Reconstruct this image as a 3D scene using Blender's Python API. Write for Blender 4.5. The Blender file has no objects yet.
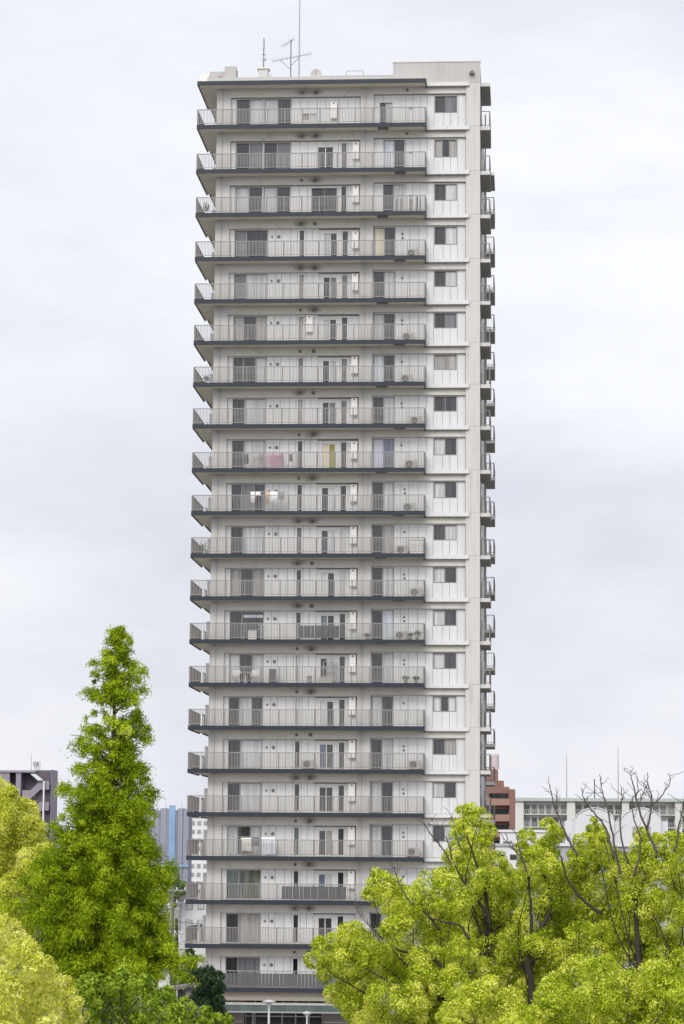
import bpy, math, random
import numpy as np
from mathutils import Vector, Matrix

random.seed(7)
rng = np.random.default_rng(11)
scene = bpy.context.scene
COL = scene.collection
PI = math.pi

# ------------------------------------------------------------------ camera
F_PX = 2681.04
CAM = np.array([22.649, -179.219, 12.333])
YAW, PITCH, ROLL = -0.0690, 0.1305, 0.0071
_f = np.array([math.sin(YAW)*math.cos(PITCH), math.cos(YAW)*math.cos(PITCH), math.sin(PITCH)])
_r0 = np.array([math.cos(YAW), -math.sin(YAW), 0.0])
_u0 = np.cross(_r0, _f)
_r = math.cos(ROLL)*_r0 + math.sin(ROLL)*_u0
_u = -math.sin(ROLL)*_r0 + math.cos(ROLL)*_u0


def at(px, py, Y):
    """the point at world depth Y seen at a place of the photograph"""
    d = _f*F_PX + _r*(px-342) + _u*(512-py)
    t = (Y-CAM[1])/d[1]
    return CAM + d*t


def mpp(Y):
    return (Y-CAM[1])/F_PX


cam_d = bpy.data.cameras.new('camera')
cam_d.sensor_fit = 'VERTICAL'
cam_d.sensor_height = 36.0
cam_d.sensor_width = 36.0*684/1024
cam_d.lens = F_PX/1024*36.0
cam_d.clip_start = 1.0
cam_d.clip_end = 8000
cam = bpy.data.objects.new('camera', cam_d)
COL.objects.link(cam)
cam.matrix_world = Matrix(((_r[0], _u[0], -_f[0], CAM[0]), (_r[1], _u[1], -_f[1], CAM[1]),
                           (_r[2], _u[2], -_f[2], CAM[2]), (0, 0, 0, 1)))
scene.camera = cam


# ------------------------------------------------------------------ materials
def new_mat(name):
    m = bpy.data.materials.new(name)
    m.use_nodes = True
    nt = m.node_tree
    b = nt.nodes['Principled BSDF']
    return m, nt, b


def plain(name, col, rough=0.6, metal=0.0, spec=0.5, var=0.0, scale=3.0):
    m, nt, b = new_mat(name)
    b.inputs['Roughness'].default_value = rough
    b.inputs['Metallic'].default_value = metal
    b.inputs['Specular IOR Level'].default_value = spec
    if var > 0:
        tc = nt.nodes.new('ShaderNodeTexCoord')
        n = nt.nodes.new('ShaderNodeTexNoise')
        n.inputs['Scale'].default_value = scale
        n.inputs['Detail'].default_value = 5
        nt.links.new(tc.outputs['Object'], n.inputs['Vector'])
        r = nt.nodes.new('ShaderNodeValToRGB')
        r.color_ramp.elements[0].position = 0.3
        r.color_ramp.elements[1].position = 0.7
        r.color_ramp.elements[0].color = (*[c*(1-var) for c in col], 1)
        r.color_ramp.elements[1].color = (*[min(1, c*(1+var)) for c in col], 1)
        nt.links.new(n.outputs['Fac'], r.inputs['Fac'])
        nt.links.new(r.outputs['Color'], b.inputs['Base Color'])
    else:
        b.inputs['Base Color'].default_value = (*col, 1)
    return m


def weathered(name, col, dirt, amount=0.5, rough=0.75, sx=1.6, sz=0.12, spec=0.4):
    """painted concrete with rain streaks and blotches"""
    m, nt, b = new_mat(name)
    L = nt.links.new
    tc = nt.nodes.new('ShaderNodeTexCoord')
    mp = nt.nodes.new('ShaderNodeMapping')
    mp.inputs['Scale'].default_value = (sx, sx, sz)
    L(tc.outputs['Object'], mp.inputs['Vector'])
    n1 = nt.nodes.new('ShaderNodeTexNoise')
    n1.inputs['Scale'].default_value = 2.2
    n1.inputs['Detail'].default_value = 6
    n1.inputs['Roughness'].default_value = 0.65
    L(mp.outputs['Vector'], n1.inputs['Vector'])
    n2 = nt.nodes.new('ShaderNodeTexNoise')
    n2.inputs['Scale'].default_value = 0.55
    n2.inputs['Detail'].default_value = 4
    L(tc.outputs['Object'], n2.inputs['Vector'])
    mul = nt.nodes.new('ShaderNodeMath')
    mul.operation = 'MULTIPLY'
    r1 = nt.nodes.new('ShaderNodeMapRange')
    r1.inputs[1].default_value = 0.48
    r1.inputs[2].default_value = 0.75
    r2 = nt.nodes.new('ShaderNodeMapRange')
    r2.inputs[1].default_value = 0.35
    r2.inputs[2].default_value = 0.7
    L(n1.outputs['Fac'], r1.inputs['Value'])
    L(n2.outputs['Fac'], r2.inputs['Value'])
    L(r1.outputs[0], mul.inputs[0])
    L(r2.outputs[0], mul.inputs[1])
    sc = nt.nodes.new('ShaderNodeMath')
    sc.operation = 'MULTIPLY'
    sc.inputs[1].default_value = amount
    L(mul.outputs[0], sc.inputs[0])
    mx = nt.nodes.new('ShaderNodeMix')
    mx.data_type = 'RGBA'
    mx.inputs['A'].default_value = (*col, 1)
    mx.inputs['B'].default_value = (*dirt, 1)
    L(sc.outputs[0], mx.inputs['Factor'])
    L(mx.outputs['Result'], b.inputs['Base Color'])
    b.inputs['Roughness'].default_value = rough
    b.inputs['Specular IOR Level'].default_value = spec
    return m


def glass_pane(name, col, rough=0.06, spec=0.5, streak=0.0, sx=9.0):
    m, nt, b = new_mat(name)
    b.inputs['Roughness'].default_value = rough
    b.inputs['Specular IOR Level'].default_value = spec
    tc = nt.nodes.new('ShaderNodeTexCoord')
    mp = nt.nodes.new('ShaderNodeMapping')
    mp.inputs['Scale'].default_value = (sx, 1.0, 0.25)
    nt.links.new(tc.outputs['Object'], mp.inputs['Vector'])
    n = nt.nodes.new('ShaderNodeTexNoise')
    n.inputs['Scale'].default_value = 1.0
    n.inputs['Detail'].default_value = 3
    nt.links.new(mp.outputs['Vector'], n.inputs['Vector'])
    r = nt.nodes.new('ShaderNodeValToRGB')
    r.color_ramp.elements[0].position = 0.35
    r.color_ramp.elements[1].position = 0.65
    r.color_ramp.elements[0].color = (*[c*(1-streak) for c in col], 1)
    r.color_ramp.elements[1].color = (*[min(1, c*(1+streak)) for c in col], 1)
    nt.links.new(n.outputs['Fac'], r.inputs['Fac'])
    nt.links.new(r.outputs['Color'], b.inputs['Base Color'])
    return m


def leaf_mat(name, cols, trans=0.35, rough=0.55, scale=0.6):
    """leaves whose colour differs from leaf to leaf (attribute 'tone')"""
    m, nt, b = new_mat(name)
    L = nt.links.new
    a = nt.nodes.new('ShaderNodeAttribute')
    a.attribute_name = 'tone'
    r = nt.nodes.new('ShaderNodeValToRGB')
    els = r.color_ramp.elements
    els[0].position = 0.0
    els[1].position = 1.0
    els[0].color = (*cols[0], 1)
    els[1].color = (*cols[-1], 1)
    for i, c in enumerate(cols[1:-1]):
        e = els.new((i+1)/(len(cols)-1))
        e.color = (*c, 1)
    L(a.outputs['Fac'], r.inputs['Fac'])
    L(r.outputs['Color'], b.inputs['Base Color'])
    b.inputs['Roughness'].default_value = rough
    b.inputs['Specular IOR Level'].default_value = 0.08
    t = nt.nodes.new('ShaderNodeBsdfTranslucent')
    L(r.outputs['Color'], t.inputs['Color'])
    mx = nt.nodes.new('ShaderNodeMixShader')
    mx.inputs[0].default_value = trans
    L(b.outputs[0], mx.inputs[1])
    L(t.outputs[0], mx.inputs[2])
    L(mx.outputs[0], nt.nodes['Material Output'].inputs['Surface'])
    return m


M = {}
M['wall'] = weathered('painted_concrete', (0.465, 0.456, 0.442), (0.25, 0.262, 0.235), 0.75)
M['beam'] = weathered('beam_concrete', (0.505, 0.488, 0.455), (0.25, 0.25, 0.215), 0.8, sx=0.7, sz=0.9)
M['panel'] = weathered('cladding_panel', (0.535, 0.533, 0.53), (0.30, 0.345, 0.32), 0.7, rough=0.55)
M['soffit_shaded'] = weathered('flank_soffit_shaded', (0.30, 0.29, 0.265), (0.22, 0.21, 0.19), 0.6)  # soffit tone darkened to paint in the shade under the flank balconies
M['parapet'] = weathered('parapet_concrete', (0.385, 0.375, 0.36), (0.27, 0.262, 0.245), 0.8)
M['soffit'] = weathered('soffit_concrete', (0.66, 0.625, 0.55), (0.42, 0.39, 0.33), 0.6, sx=0.8, sz=0.8)
M['fascia'] = weathered('navy_fascia_paint', (0.015, 0.020, 0.030), (0.05, 0.054, 0.06), 0.3, spec=0.3, rough=0.5, sx=2.0, sz=0.5)
M['gap'] = plain('joint_dark', (0.20, 0.19, 0.18), 0.9)
M['rail'] = plain('railing_aluminium', (0.205, 0.198, 0.187), 0.5, 0.0, 0.5, 0.1, 2)
M['post'] = plain('railing_post', (0.16, 0.155, 0.15), 0.5)
M['rail_backlit'] = plain('side_railing_backlit', (0.15, 0.14, 0.13), 0.5)  # railing colour darkened to paint in its backlit look
M['privacy'] = plain('privacy_sheet', (0.075, 0.073, 0.071), 0.5, 0, 0.4, 0.12, 4)
M['frame'] = plain('window_frame_aluminium', (0.25, 0.245, 0.235), 0.4)
M['framew'] = plain('window_frame_white', (0.54, 0.53, 0.51), 0.45)
M['framed'] = plain('window_frame_bronze', (0.17, 0.16, 0.148), 0.45)
M['heater'] = plain('water_heater_white', (0.64, 0.63, 0.605), 0.4, 0, 0.5, 0.03, 2)
M['dark'] = plain('dark_metal', (0.06, 0.06, 0.062), 0.5)
M['grey'] = plain('grey_metal', (0.30, 0.30, 0.30), 0.5)
M['steel'] = plain('galvanised_steel', (0.42, 0.43, 0.44), 0.4, 0.6)
M['vent'] = plain('vent_hood', (0.12, 0.115, 0.11), 0.55)
M['dull_brown'] = plain('soot_stain', (0.34, 0.31, 0.265), 0.9, 0, 0.2, 0.25, 5)  # dull brown, for the column joints and ledge undersides
M['acwhite'] = plain('ac_casing', (0.42, 0.405, 0.37), 0.5, 0, 0.5, 0.06, 3)
M['D'] = glass_pane('glass_dark', (0.024, 0.024, 0.028), 0.05, 0.5, 0.6)
M['K'] = glass_pane('glass_black', (0.012, 0.012, 0.018), 0.05, 0.5, 0.2)
M['B'] = glass_pane('glass_bluish', (0.085, 0.105, 0.15), 0.06, 0.55, 0.3)
M['M'] = glass_pane('glass_blinds', (0.115, 0.113, 0.123), 0.10, 0.5, 0.35)
M['G'] = glass_pane('curtain_grey', (0.25, 0.243, 0.232), 0.25, 0.5, 0.3)
M['C'] = glass_pane('curtain_white', (0.40, 0.405, 0.41), 0.15, 0.5, 0.22, 8)
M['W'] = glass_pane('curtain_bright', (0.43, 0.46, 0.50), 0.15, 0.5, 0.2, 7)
M['Y'] = glass_pane('curtain_cream', (0.50, 0.45, 0.33), 0.3, 0.5, 0.12, 7)
M['O'] = glass_pane('curtain_olive', (0.25, 0.23, 0.02), 0.3, 0.4, 0.3, 7)
M['N'] = glass_pane('glass_green', (0.03, 0.055, 0.045), 0.05, 0.6, 0.5)
M['R'] = glass_pane('glass_garden_green', (0.055, 0.07, 0.042), 0.05, 0.5, 0.8, 4)
M['L'] = glass_pane('curtain_lavender', (0.44, 0.44, 0.53), 0.3, 0.5, 0.08, 7)


# ------------------------------------------------------------------ mesh building
class MB:
    def __init__(self):
        self.v = []
        self.f = []
        self.mi = []
        self.mats = []

    def slot(self, m):
        if m not in self.mats:
            self.mats.append(m)
        return self.mats.index(m)

    def box(self, x0, x1, y0, y1, z0, z1, m):
        s = self.slot(m)
        n = len(self.v)
        self.v += [(x0, y0, z0), (x1, y0, z0), (x1, y1, z0), (x0, y1, z0),
                   (x0, y0, z1), (x1, y0, z1), (x1, y1, z1), (x0, y1, z1)]
        for q in ((0, 3, 2, 1), (4, 5, 6, 7), (0, 1, 5, 4), (1, 2, 6, 5), (2, 3, 7, 6), (3, 0, 4, 7)):
            self.f.append(tuple(n+i for i in q))
            self.mi.append(s)
        return self

    def prism(self, poly, y0, y1, m):
        """outline in x,z pushed through y"""
        s = self.slot(m)
        n = len(self.v)
        k = len(poly)
        self.v += [(x, y0, z) for x, z in poly]+[(x, y1, z) for x, z in poly]
        self.f.append(tuple(range(n, n+k)))
        self.f.append(tuple(range(n+2*k-1, n+k-1, -1)))
        self.mi += [s, s]
        for i in range(k):
            j = (i+1) % k
            self.f.append((n+i, n+k+i, n+k+j, n+j))
            self.mi.append(s)
        return self

    def tube(self, pts, rad, m, seg=7, cap=True):
        s = self.slot(m)
        pts = [Vector(p) for p in pts]
        if not hasattr(rad, '__len__'):
            rad = [rad]*len(pts)
        base = len(self.v)
        for i, p in enumerate(pts):
            d = (pts[min(i+1, len(pts)-1)]-pts[max(i-1, 0)])
            if d.length < 1e-9:
                d = Vector((0, 0, 1))
            d.normalize()
            a = d.cross(Vector((0.31, 0.94, 0.11)))
            if a.length < 0.05:
                a = d.cross(Vector((1, 0, 0)))
            a.normalize()
            b = d.cross(a)
            for j in range(seg):
                t = 2*PI*j/seg
                self.v.append(tuple(p+(a*math.cos(t)+b*math.sin(t))*rad[i]))
        for i in range(len(pts)-1):
            for j in range(seg):
                k = (j+1) % seg
                self.f.append((base+i*seg+j, base+i*seg+k, base+(i+1)*seg+k, base+(i+1)*seg+j))
                self.mi.append(s)
        if cap:
            self.f.append(tuple(base+j for j in range(seg))[::-1])
            self.f.append(tuple(base+(len(pts)-1)*seg+j for j in range(seg)))
            self.mi += [s, s]
        return self

    def lathe(self, c, prof, m, seg=16, axis='z'):
        s = self.slot(m)
        base = len(self.v)
        for r, h in prof:
            for j in range(seg):
                t = 2*PI*j/seg
                if axis == 'z':
                    self.v.append((c[0]+r*math.cos(t), c[1]+r*math.sin(t), c[2]+h))
                else:
                    self.v.append((c[0]+r*math.cos(t), c[1]+h, c[2]+r*math.sin(t)))
        for i in range(len(prof)-1):
            for j in range(seg):
                k = (j+1) % seg
                self.f.append((base+i*seg+j, base+i*seg+k, base+(i+1)*seg+k, base+(i+1)*seg+j))
                self.mi.append(s)
        self.f.append(tuple(base+j for j in range(seg)))
        self.f.append(tuple(base+(len(prof)-1)*seg+j for j in range(seg)))
        self.mi += [s, s]
        return self

    def build(self, name, parent=None, smooth=False, bevel=0.0):
        me = bpy.data.meshes.new(name)
        off = parent_off(parent)
        vv = [(x-off[0], y-off[1], z-off[2]) for x, y, z in self.v]
        me.from_pydata(vv, [], self.f)
        for m in self.mats:
            me.materials.append(m)
        me.polygons.foreach_set('material_index', self.mi)
        if smooth:
            me.polygons.foreach_set('use_smooth', [True]*len(self.f))
        me.update()
        o = bpy.data.objects.new(name, me)
        COL.objects.link(o)
        if parent:
            o.parent = parent
        if bevel:
            bv = o.modifiers.new('bevel', 'BEVEL')
            bv.width = bevel
            bv.segments = 2
        return o


def parent_off(p):
    o = Vector((0, 0, 0))
    while p:
        o += p.location
        p = p.parent
    return o


def thing(name, label, cat, loc=(0, 0, 0), group=None):
    o = bpy.data.objects.new(name, None)
    o.empty_display_size = 0.5
    COL.objects.link(o)
    o.location = loc
    o['label'] = label
    o['category'] = cat
    if group:
        o['group'] = group
    return o


def tag(o, label, cat, group=None):
    o['label'] = label
    o['category'] = cat
    if group:
        o['group'] = group
    return o


def struct(o):
    o['kind'] = 'structure'
    return o


def copy_thing(src, loc, label):
    r = src.copy()
    COL.objects.link(r)
    r.location = loc
    r['label'] = label
    for ch in list(src.children):
        c = ch.copy()
        COL.objects.link(c)
        c.parent = r
        for g in ch.children:
            d = g.copy()
            COL.objects.link(d)
            d.parent = c
    return r


# ------------------------------------------------------------------ ground
gm = plain('park_ground', (0.17, 0.165, 0.145), 0.95, 0, 0.2, 0.3, 0.08)
g = MB()
g.v = [(-3500, -600, 0), (3500, -600, 0), (3500, 6000, 0), (-3500, 6000, 0)]
g.f = [(0, 1, 2, 3)]
g.mi = [g.slot(gm)]
struct(g.build('ground'))
pm = plain('paving', (0.34, 0.32, 0.29), 0.85, 0, 0.3, 0.15, 0.6)
g = MB()
g.box(-30, 55, -29, 1.2, -0.2, 0.12, pm)
struct(g.build('pavement'))
rm = plain('asphalt', (0.052, 0.052, 0.054), 0.9, 0, 0.3, 0.2, 0.8)
g = MB()
g.box(-300, 320, -40, -30, -0.2, 0.004, rm)
for i in range(-20, 22):
    g.box(i*12.0, i*12.0+5, -35.08, -34.92, 0.003, 0.009, M['heater'])
struct(g.build('road'))

# ------------------------------------------------------------------ the tower
ZF = [66.045, 62.932, 59.775, 56.702, 53.594, 50.639, 47.745, 44.842, 41.958, 38.935, 35.993, 33.098,
      30.194, 27.282, 24.368, 21.48, 18.598, 15.707, 12.802, 9.897, 7.01, 4.174]
W = 15.87           # right end of the front balconies
XL = 1.24           # left wall
XR = 19.555         # right wall
YB = 31.0           # back wall
YW = 1.25           # face of columns and beams
YP = 1.45           # face of the cladding
YG = 1.56           # glass
FT = 0.29           # fascia height

tower = thing('apartment_tower', 'tall white apartment tower with a navy edged balcony on every storey', 'apartment building',
              (0, 0, 0))

# --- wall: core body, columns, beams
wb = MB()
wb.box(XL, XR, 1.70, YB, 4.0, 66.0, M['wall'])
cols = [(XL, 2.22, YW), (11.27, 12.19, YW), (18.58, XR, 1.10)]
for x0, x1, y in cols:
    wb.box(x0, x1, y, 1.72, 3.9, 66.0 if x1 == XR else 65.9, M['wall'])
for k in range(1, 22):
    zn = ZF[k-1]
    wb.box(2.22, 11.27, YW+0.004, 1.70, zn-0.84, zn-0.05, M['beam'])
    wb.box(12.19, 18.58, YW+0.004, 1.70, zn-0.72, zn-0.05, M['beam'])
wb.box(2.22, 11.27, YW+0.004, 1.70, 3.3, 4.15, M['beam'])
wb.box(12.19, 18.58, YW+0.004, 1.70, 3.3, 4.15, M['beam'])
for k in range(0, 22):      # thin joint lines across the right hand column
    wb.box(18.6, XR-0.02, 1.094, 1.11, ZF[k]-0.02, ZF[k]+0.005, M['dull_brown'])
wb.build('wall', tower)

# --- window specification of each storey: left window panes, narrow window, door panes, second narrow, heater, right window, side window
#     letters are the pane materials
SPEC = {
    4: ('MD', 'D', 'CD', 'D', 1, 'YD', 'DC'), 5: ('MC', 'G', 'DM', 'M', 1, 'DC', 'DC'),
    6: ('GDG', 'G', 'CD', 'D', 2, 'CD', 'DM'), 7: ('DDC', 'M', 'DC', 'M', 1, 'WD', 'GG'),
    8: ('DC', 'G', 'DM', 'M', 1, 'DC', 'DD'), 9: ('DC', 'D', 'YO', 'D', 1, 'LB', 'CD'),
    10: ('KMD', 'D', 'KC', 'K', 1, 'DC', 'CD'), 11: ('DC', 'M', 'DC', 'C', 1, 'DG', 'DC'),
    12: ('GDG', 'D', 'CD', 'C', 1, 'DC', 'CD'), 13: ('DD', 'D', 'BK', 'D', 1, 'KW', 'CD'),
    14: ('CDC', 'C', 'DC', 'D', 1, 'DC', 'CD'), 15: ('DCD', 'C', 'CD', 'D', 1, 'CD', 'CDC'),
    16: ('DC', 'D', 'BD', 'D', 1, 'DC', 'DG'), 17: ('DC', 'D', 'DD', 'D', 1, 'CD', 'CD'),
    18: ('CDC', 'N', 'DG', 'D', 1, 'CD', 'DC'), 19: ('NR', 'K', 'BC', 'D', 1, 'DC', 'DC'),
    20: ('DG', 'K', 'DD', 'D', 0, 'DC', 'CD'), 21: ('DM', 'K', 'DD', 'D', 1, 'CD', 'DC')}


def window(name, x0, x1, z0, z1, panes, label=None, fm='frame', yf=YP-0.015, fr=0.045, split=None):
    f = MB()
    F = M[fm]
    f.box(x0, x1, yf, YG+0.08, z1-fr, z1, F)
    f.box(x0, x1, yf, YG+0.08, z0, z0+fr, F)
    f.box(x0, x0+fr, yf, YG+0.08, z0+fr, z1-fr, F)
    f.box(x1-fr, x1, yf, YG+0.08, z0+fr, z1-fr, F)
    n = len(panes)
    xs = [x0+fr+(x1-x0-2*fr)*i/n for i in range(n+1)] if split is None else [x0+fr]+split+[x1-fr]
    p = MB()
    for i in range(n):
        y = YG-(0.03 if i % 2 else 0.0)
        p.box(xs[i]+0.012, xs[i+1]-0.012, y, y+0.01, z0+fr+0.002, z1-fr-0.002, M[panes[i]])
        if i:
            f.box(xs[i]-0.03, xs[i]+0.03, yf+0.03, YG+0.079, z0+fr, z1-fr, F)
    o = f.build(name, tower)
    if label:
        o['label'] = label
    p.build('pane', o)
    return o


def heater(x, z, w=0.45):
    h = MB()
    h.box(x, x+w, YP-0.235, YP-0.003, z, z+1.18, M['heater'])
    o = h.build('water_heater', tower, bevel=0.02)
    q = MB()
    q.lathe((x+w/2, YP-0.30, z+1.08), [(0.05, 0), (0.06, 0.06)], M['vent'], 10, 'y')
    q.box(x+0.04, x+w-0.04, YP-0.243, YP-0.236, z+0.56, z+0.575, M['grey'])
    q.build('flue', o)
    q = MB()
    for dx in (0.08, 0.2, 0.33):
        q.tube([(x+dx, YP-0.12, z), (x+dx, YP-0.12, z-0.13)], 0.022, M['grey'], 6)
    q.build('pipe', o)


def vent(x, z, r, y=YP):
    v = MB()
    v.lathe((x, y-0.09, z), [(r*0.5, 0), (r*0.95, 0.02), (r, 0.088)], M['vent'], 12, 'y')
    v.build('air_vent', tower)


cl = MB()       # cladding, one sheet of separate panels


def clad(xs, z0, z1, holes, y=YP):
    """panels between the joints xs, leaving the window holes (x0,x1,z0,z1) open"""
    gap = 0.010
    cuts = sorted(set([round(x, 3) for x in xs]+[round(h[0], 3) for h in holes]+[round(h[1], 3) for h in holes]))
    joints = set(round(x, 3) for x in xs)
    for a, b in zip(cuts[:-1], cuts[1:]):
        if b-a < 0.03:
            continue
        mid = (a+b)/2
        iv = [(z0, z1)]
        for h in holes:
            if h[0] < mid < h[1]:
                nv = []
                for p, q in iv:
                    if h[2] > p:
                        nv.append((p, min(q, h[2])))
                    if h[3] < q:
                        nv.append((max(p, h[3]), q))
                iv = nv
        ga = gap if a in joints else 0
        gb = gap if b in joints else 0
        for p, q in iv:
            if q-p > 0.02:
                cl.box(a+ga, b-gb, y, y+0.14, p+0.006, q-0.006, M['panel'])


rr = random.Random(3)
for k in range(1, 22):
    z = ZF[k]
    zn = ZF[k-1]
    tl = zn-0.84           # lintel of the left bays
    tr = zn-0.72           # lintel of the right bay
    zb = z+0.0
    rails_done = False
    holesL, holesR = [], []
    # joint backing
    cl.box(2.2, 11.3, YP+0.15, YP+0.2, z, zn-0.7, M['gap'])
    cl.box(12.15, 18.6, YP+0.15, YP+0.2, z, zn-0.7, M['gap'])
    if k >= 4:
        left, nar, door, nar2, heat, right, side = SPEC[k]
        lab = None
        t = tl-0.06
        sp = {2: [3.40] if k in (7, 9, 11, 13, 16, 17, 19, 20, 21, 5, 8, 4) else None, 3: [3.28, 4.14]}[len(left)]
        window('balcony_window', 2.57, 4.89, z+0.05, t, left, lab, split=sp)
        holesL.append((2.57, 4.89, z+0.05, t))
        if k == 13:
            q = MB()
            q.box(3.50, 4.82, YG-0.045, YG-0.035, t-0.42, t-0.22, M['W'])  # pale strip modelled for a reflection in the glass
            q.build('reflection_band', tower)
        t2 = tl-0.09
        window('narrow_window', 7.06, 7.45, z+0.08, t2, nar, 'narrow window with green glass' if k == 18 else None, fm='framew')
        holesL.append((7.06, 7.45, z+0.08, t2))
        vent(5.18, tl-0.55, 0.07)
        vent(5.64, tl-0.55, 0.115)
        clad([2.22, 2.57, 4.89, 5.42, 5.86, 6.48, 6.95, 7.55, 7.98, 8.41], zb, tl, holesL)
        # recessed bay with the utility door
        cl.box(8.41, 11.27, YP-0.02, YP+0.13, tl-0.07, tl-0.004, M['gap'])
        d1 = tl-0.27
        window('balcony_door', 8.72, 9.72, z+0.03, d1, door, 'door with olive and cream curtains' if k == 9 else None, fm='framew', yf=YP+0.03, fr=0.07)
        t3 = tl-0.16
        window('utility_window', 10.02, 10.47, z+0.05, t3, nar2, None, fm='framew', yf=YP+0.03)
        clad([8.45, 11.24], zb, tl-0.08, [(8.72, 9.72, z+0.03, d1), (10.02, 10.47, z+0.05, t3)], YP+0.05)
        cl.box(8.41, 8.47, YP-0.02, YP+0.12, z, tl-0.075, M['framew'])
        cl.box(9.80, 9.90, YP-0.0, YP+0.12, z, tl-0.085, M['framew'])
        if heat == 1:
            heater(10.74, z+0.80)
        elif heat == 2:
            heater(7.62, tl-1.25)
        rsp = [12.96]
        window('sliding_door', 12.24, 13.72, z+0.04, tr-0.08, right, 'sliding door with lavender curtain' if k == 9 else None, split=rsp)
        holesR.append((12.24, 13.72, z+0.04, tr-0.08))
        clad([12.19, 12.24, 13.72, 14.18, 14.72, 15.34, 15.89, 16.36, 17.0, 17.5, 18.02, 18.56], zb, tr,
             holesR+[(16.40, 17.96, z+1.06, tr-0.07)])
        vx = 14.42 if k > 9 else 14.2
        vent(vx, tr-0.55, 0.07)
        if k % 2 == 0 or k in (13, 17):
            vent(vx+0.02, tr-0.82, 0.075)
    else:
        t = tl-0.08
        panes = {1: 'DCCD', 2: 'KMKM', 3: 'CDCD'}[k]
        a = window('balcony_window', 2.60, 4.48, z+0.05, t, panes[:2])
        b = window('balcony_window', 4.54, 6.42, z+0.05, t, panes[2:])
        holesL += [(2.60, 4.48, z+0.05, t), (4.54, 6.42, z+0.05, t)]
        if k == 1:
            window('kitchen_window', 7.19, 8.20, z+0.62, z+1.16, 'GC', fm='framew')
            holesL.append((7.19, 8.20, z+0.62, z+1.16))
            heater(9.18, z+0.70)
        elif k == 2:
            window('balcony_door', 8.28, 9.40, z+0.05, z+1.90, 'DK', fm='framew')
            holesL.append((8.28, 9.40, z+0.05, z+1.90))
            window('utility_window', 9.92, 10.34, z+0.05, z+2.17, 'M', fm='framew')
            holesL.append((9.92, 10.34, z+0.05, z+2.17))
            heater(10.74, z+0.95)
        else:
            window('kitchen_window', 7.89, 9.66, z+0.05, z+2.03, 'KD', fm='framed')
            holesL.append((7.89, 9.66, z+0.05, z+2.03))
            window('utility_window', 9.92, 10.34, z+0.05, z+2.17, 'D', fm='framew')
            holesL.append((9.92, 10.34, z+0.05, z+2.17))
            heater(10.74, z+0.95)
        cl.box(2.22, 11.27, YP-0.02, YP+0.13, tl-0.04, tl-0.004, M['gap'])
        clad([2.22, 2.56, 6.46, 7.05, 7.6, 8.24, 8.8, 9.75, 10.4, 10.9, 11.25], zb, tl-0.045, holesL)
        if k == 1:
            window('sliding_door', 12.58, 13.47, z+0.30, z+1.85, 'DC', fm='frame')
            holesR.append((12.58, 13.47, z+0.30, z+1.85))
        elif k == 2:
            window('sliding_door', 12.90, 14.34, z+0.05, tr-0.10, 'WD')
            holesR.append((12.90, 14.34, z+0.05, tr-0.10))
        else:
            window('sliding_door', 12.84, 14.28, z+0.05, tr-0.10, 'DC')
            holesR.append((12.84, 14.28, z+0.05, tr-0.10))
        cl.box(12.19, 18.58, YP-0.02, YP+0.13, tr-0.03, tr-0.003, M['gap'])
        clad([12.19, 12.85, 14.4, 14.9, 15.4, 15.89, 16.36, 17.0, 17.5, 18.02, 18.56], zb, tr-0.035,
             holesR+[(16.40, 17.96, z+1.06, tr-0.12)])
        side = {1: 'DM', 2: 'GDG', 3: 'DC'}[k]
        vent(14.75, z+1.42, 0.07)
    window('side_window', 16.40, 17.96, z+1.06, tr-(0.07 if k > 3 else 0.12), side, None, fm='framed')
    # extract vents on the beam, with the soot around them
    vent(7.2, tl+0.30, 0.10, YW)
    vent(8.15, tl+0.30, 0.13, YW)
    if k in (1, 2):
        vent(14.5, zn-0.45, 0.10, YW)
cl.build('cladding', tower)

def soot_material():
    m, nt, b = new_mat('soot_stain')
    L = nt.links.new
    tc = nt.nodes.new('ShaderNodeTexCoord')
    mp = nt.nodes.new('ShaderNodeMapping')
    mp.inputs['Scale'].default_value = (1.6, 1.0, 3.0)
    L(tc.outputs['Object'], mp.inputs['Vector'])
    gr = nt.nodes.new('ShaderNodeTexGradient')
    gr.gradient_type = 'SPHERICAL'
    L(mp.outputs['Vector'], gr.inputs['Vector'])
    n = nt.nodes.new('ShaderNodeTexNoise')
    n.inputs['Scale'].default_value = 6
    L(tc.outputs['Object'], n.inputs['Vector'])
    mu = nt.nodes.new('ShaderNodeMath')
    mu.operation = 'MULTIPLY'
    L(gr.outputs['Fac'], mu.inputs[0])
    L(n.outputs['Fac'], mu.inputs[1])
    L(mu.outputs[0], b.inputs['Alpha'])
    b.inputs['Base Color'].default_value = (0.13, 0.115, 0.09, 1)
    b.inputs['Roughness'].default_value = 0.95
    return m


sm_ = soot_material()      # soot blooms round the kitchen vents
for k in range(1, 21):
    tl = ZF[k-1]-0.84
    for xv in (7.2, 8.15):
        if rr.random() < 0.7:
            me = bpy.data.meshes.new('soot_stain')
            wx, wz = rr.uniform(0.5, 0.62), rr.uniform(0.26, 0.30)
            me.from_pydata([(-wx, 0, -wz), (wx, 0, -wz), (wx, 0, wz), (-wx, 0, wz)], [], [(0, 1, 2, 3)])
            me.materials.append(sm_)
            o = bpy.data.objects.new('soot_stain', me)
            COL.objects.link(o)
            o.parent = tower
            o.location = (xv, YW-0.002, tl+0.33)

# --- ledges on the right of the balconies
for k in range(0, 22):
    l = MB()
    zt = ZF[k]
    l.box(W+0.002, 18.80, 0.93, 1.44, zt-0.27, zt-0.02, M['panel'])
    l.box(W+0.06, 18.74, 0.98, 1.40, zt-0.30, zt-0.268, M['dull_brown'])  # darker brown strip along the ledge underside
    l.build('ledge', tower)


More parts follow.
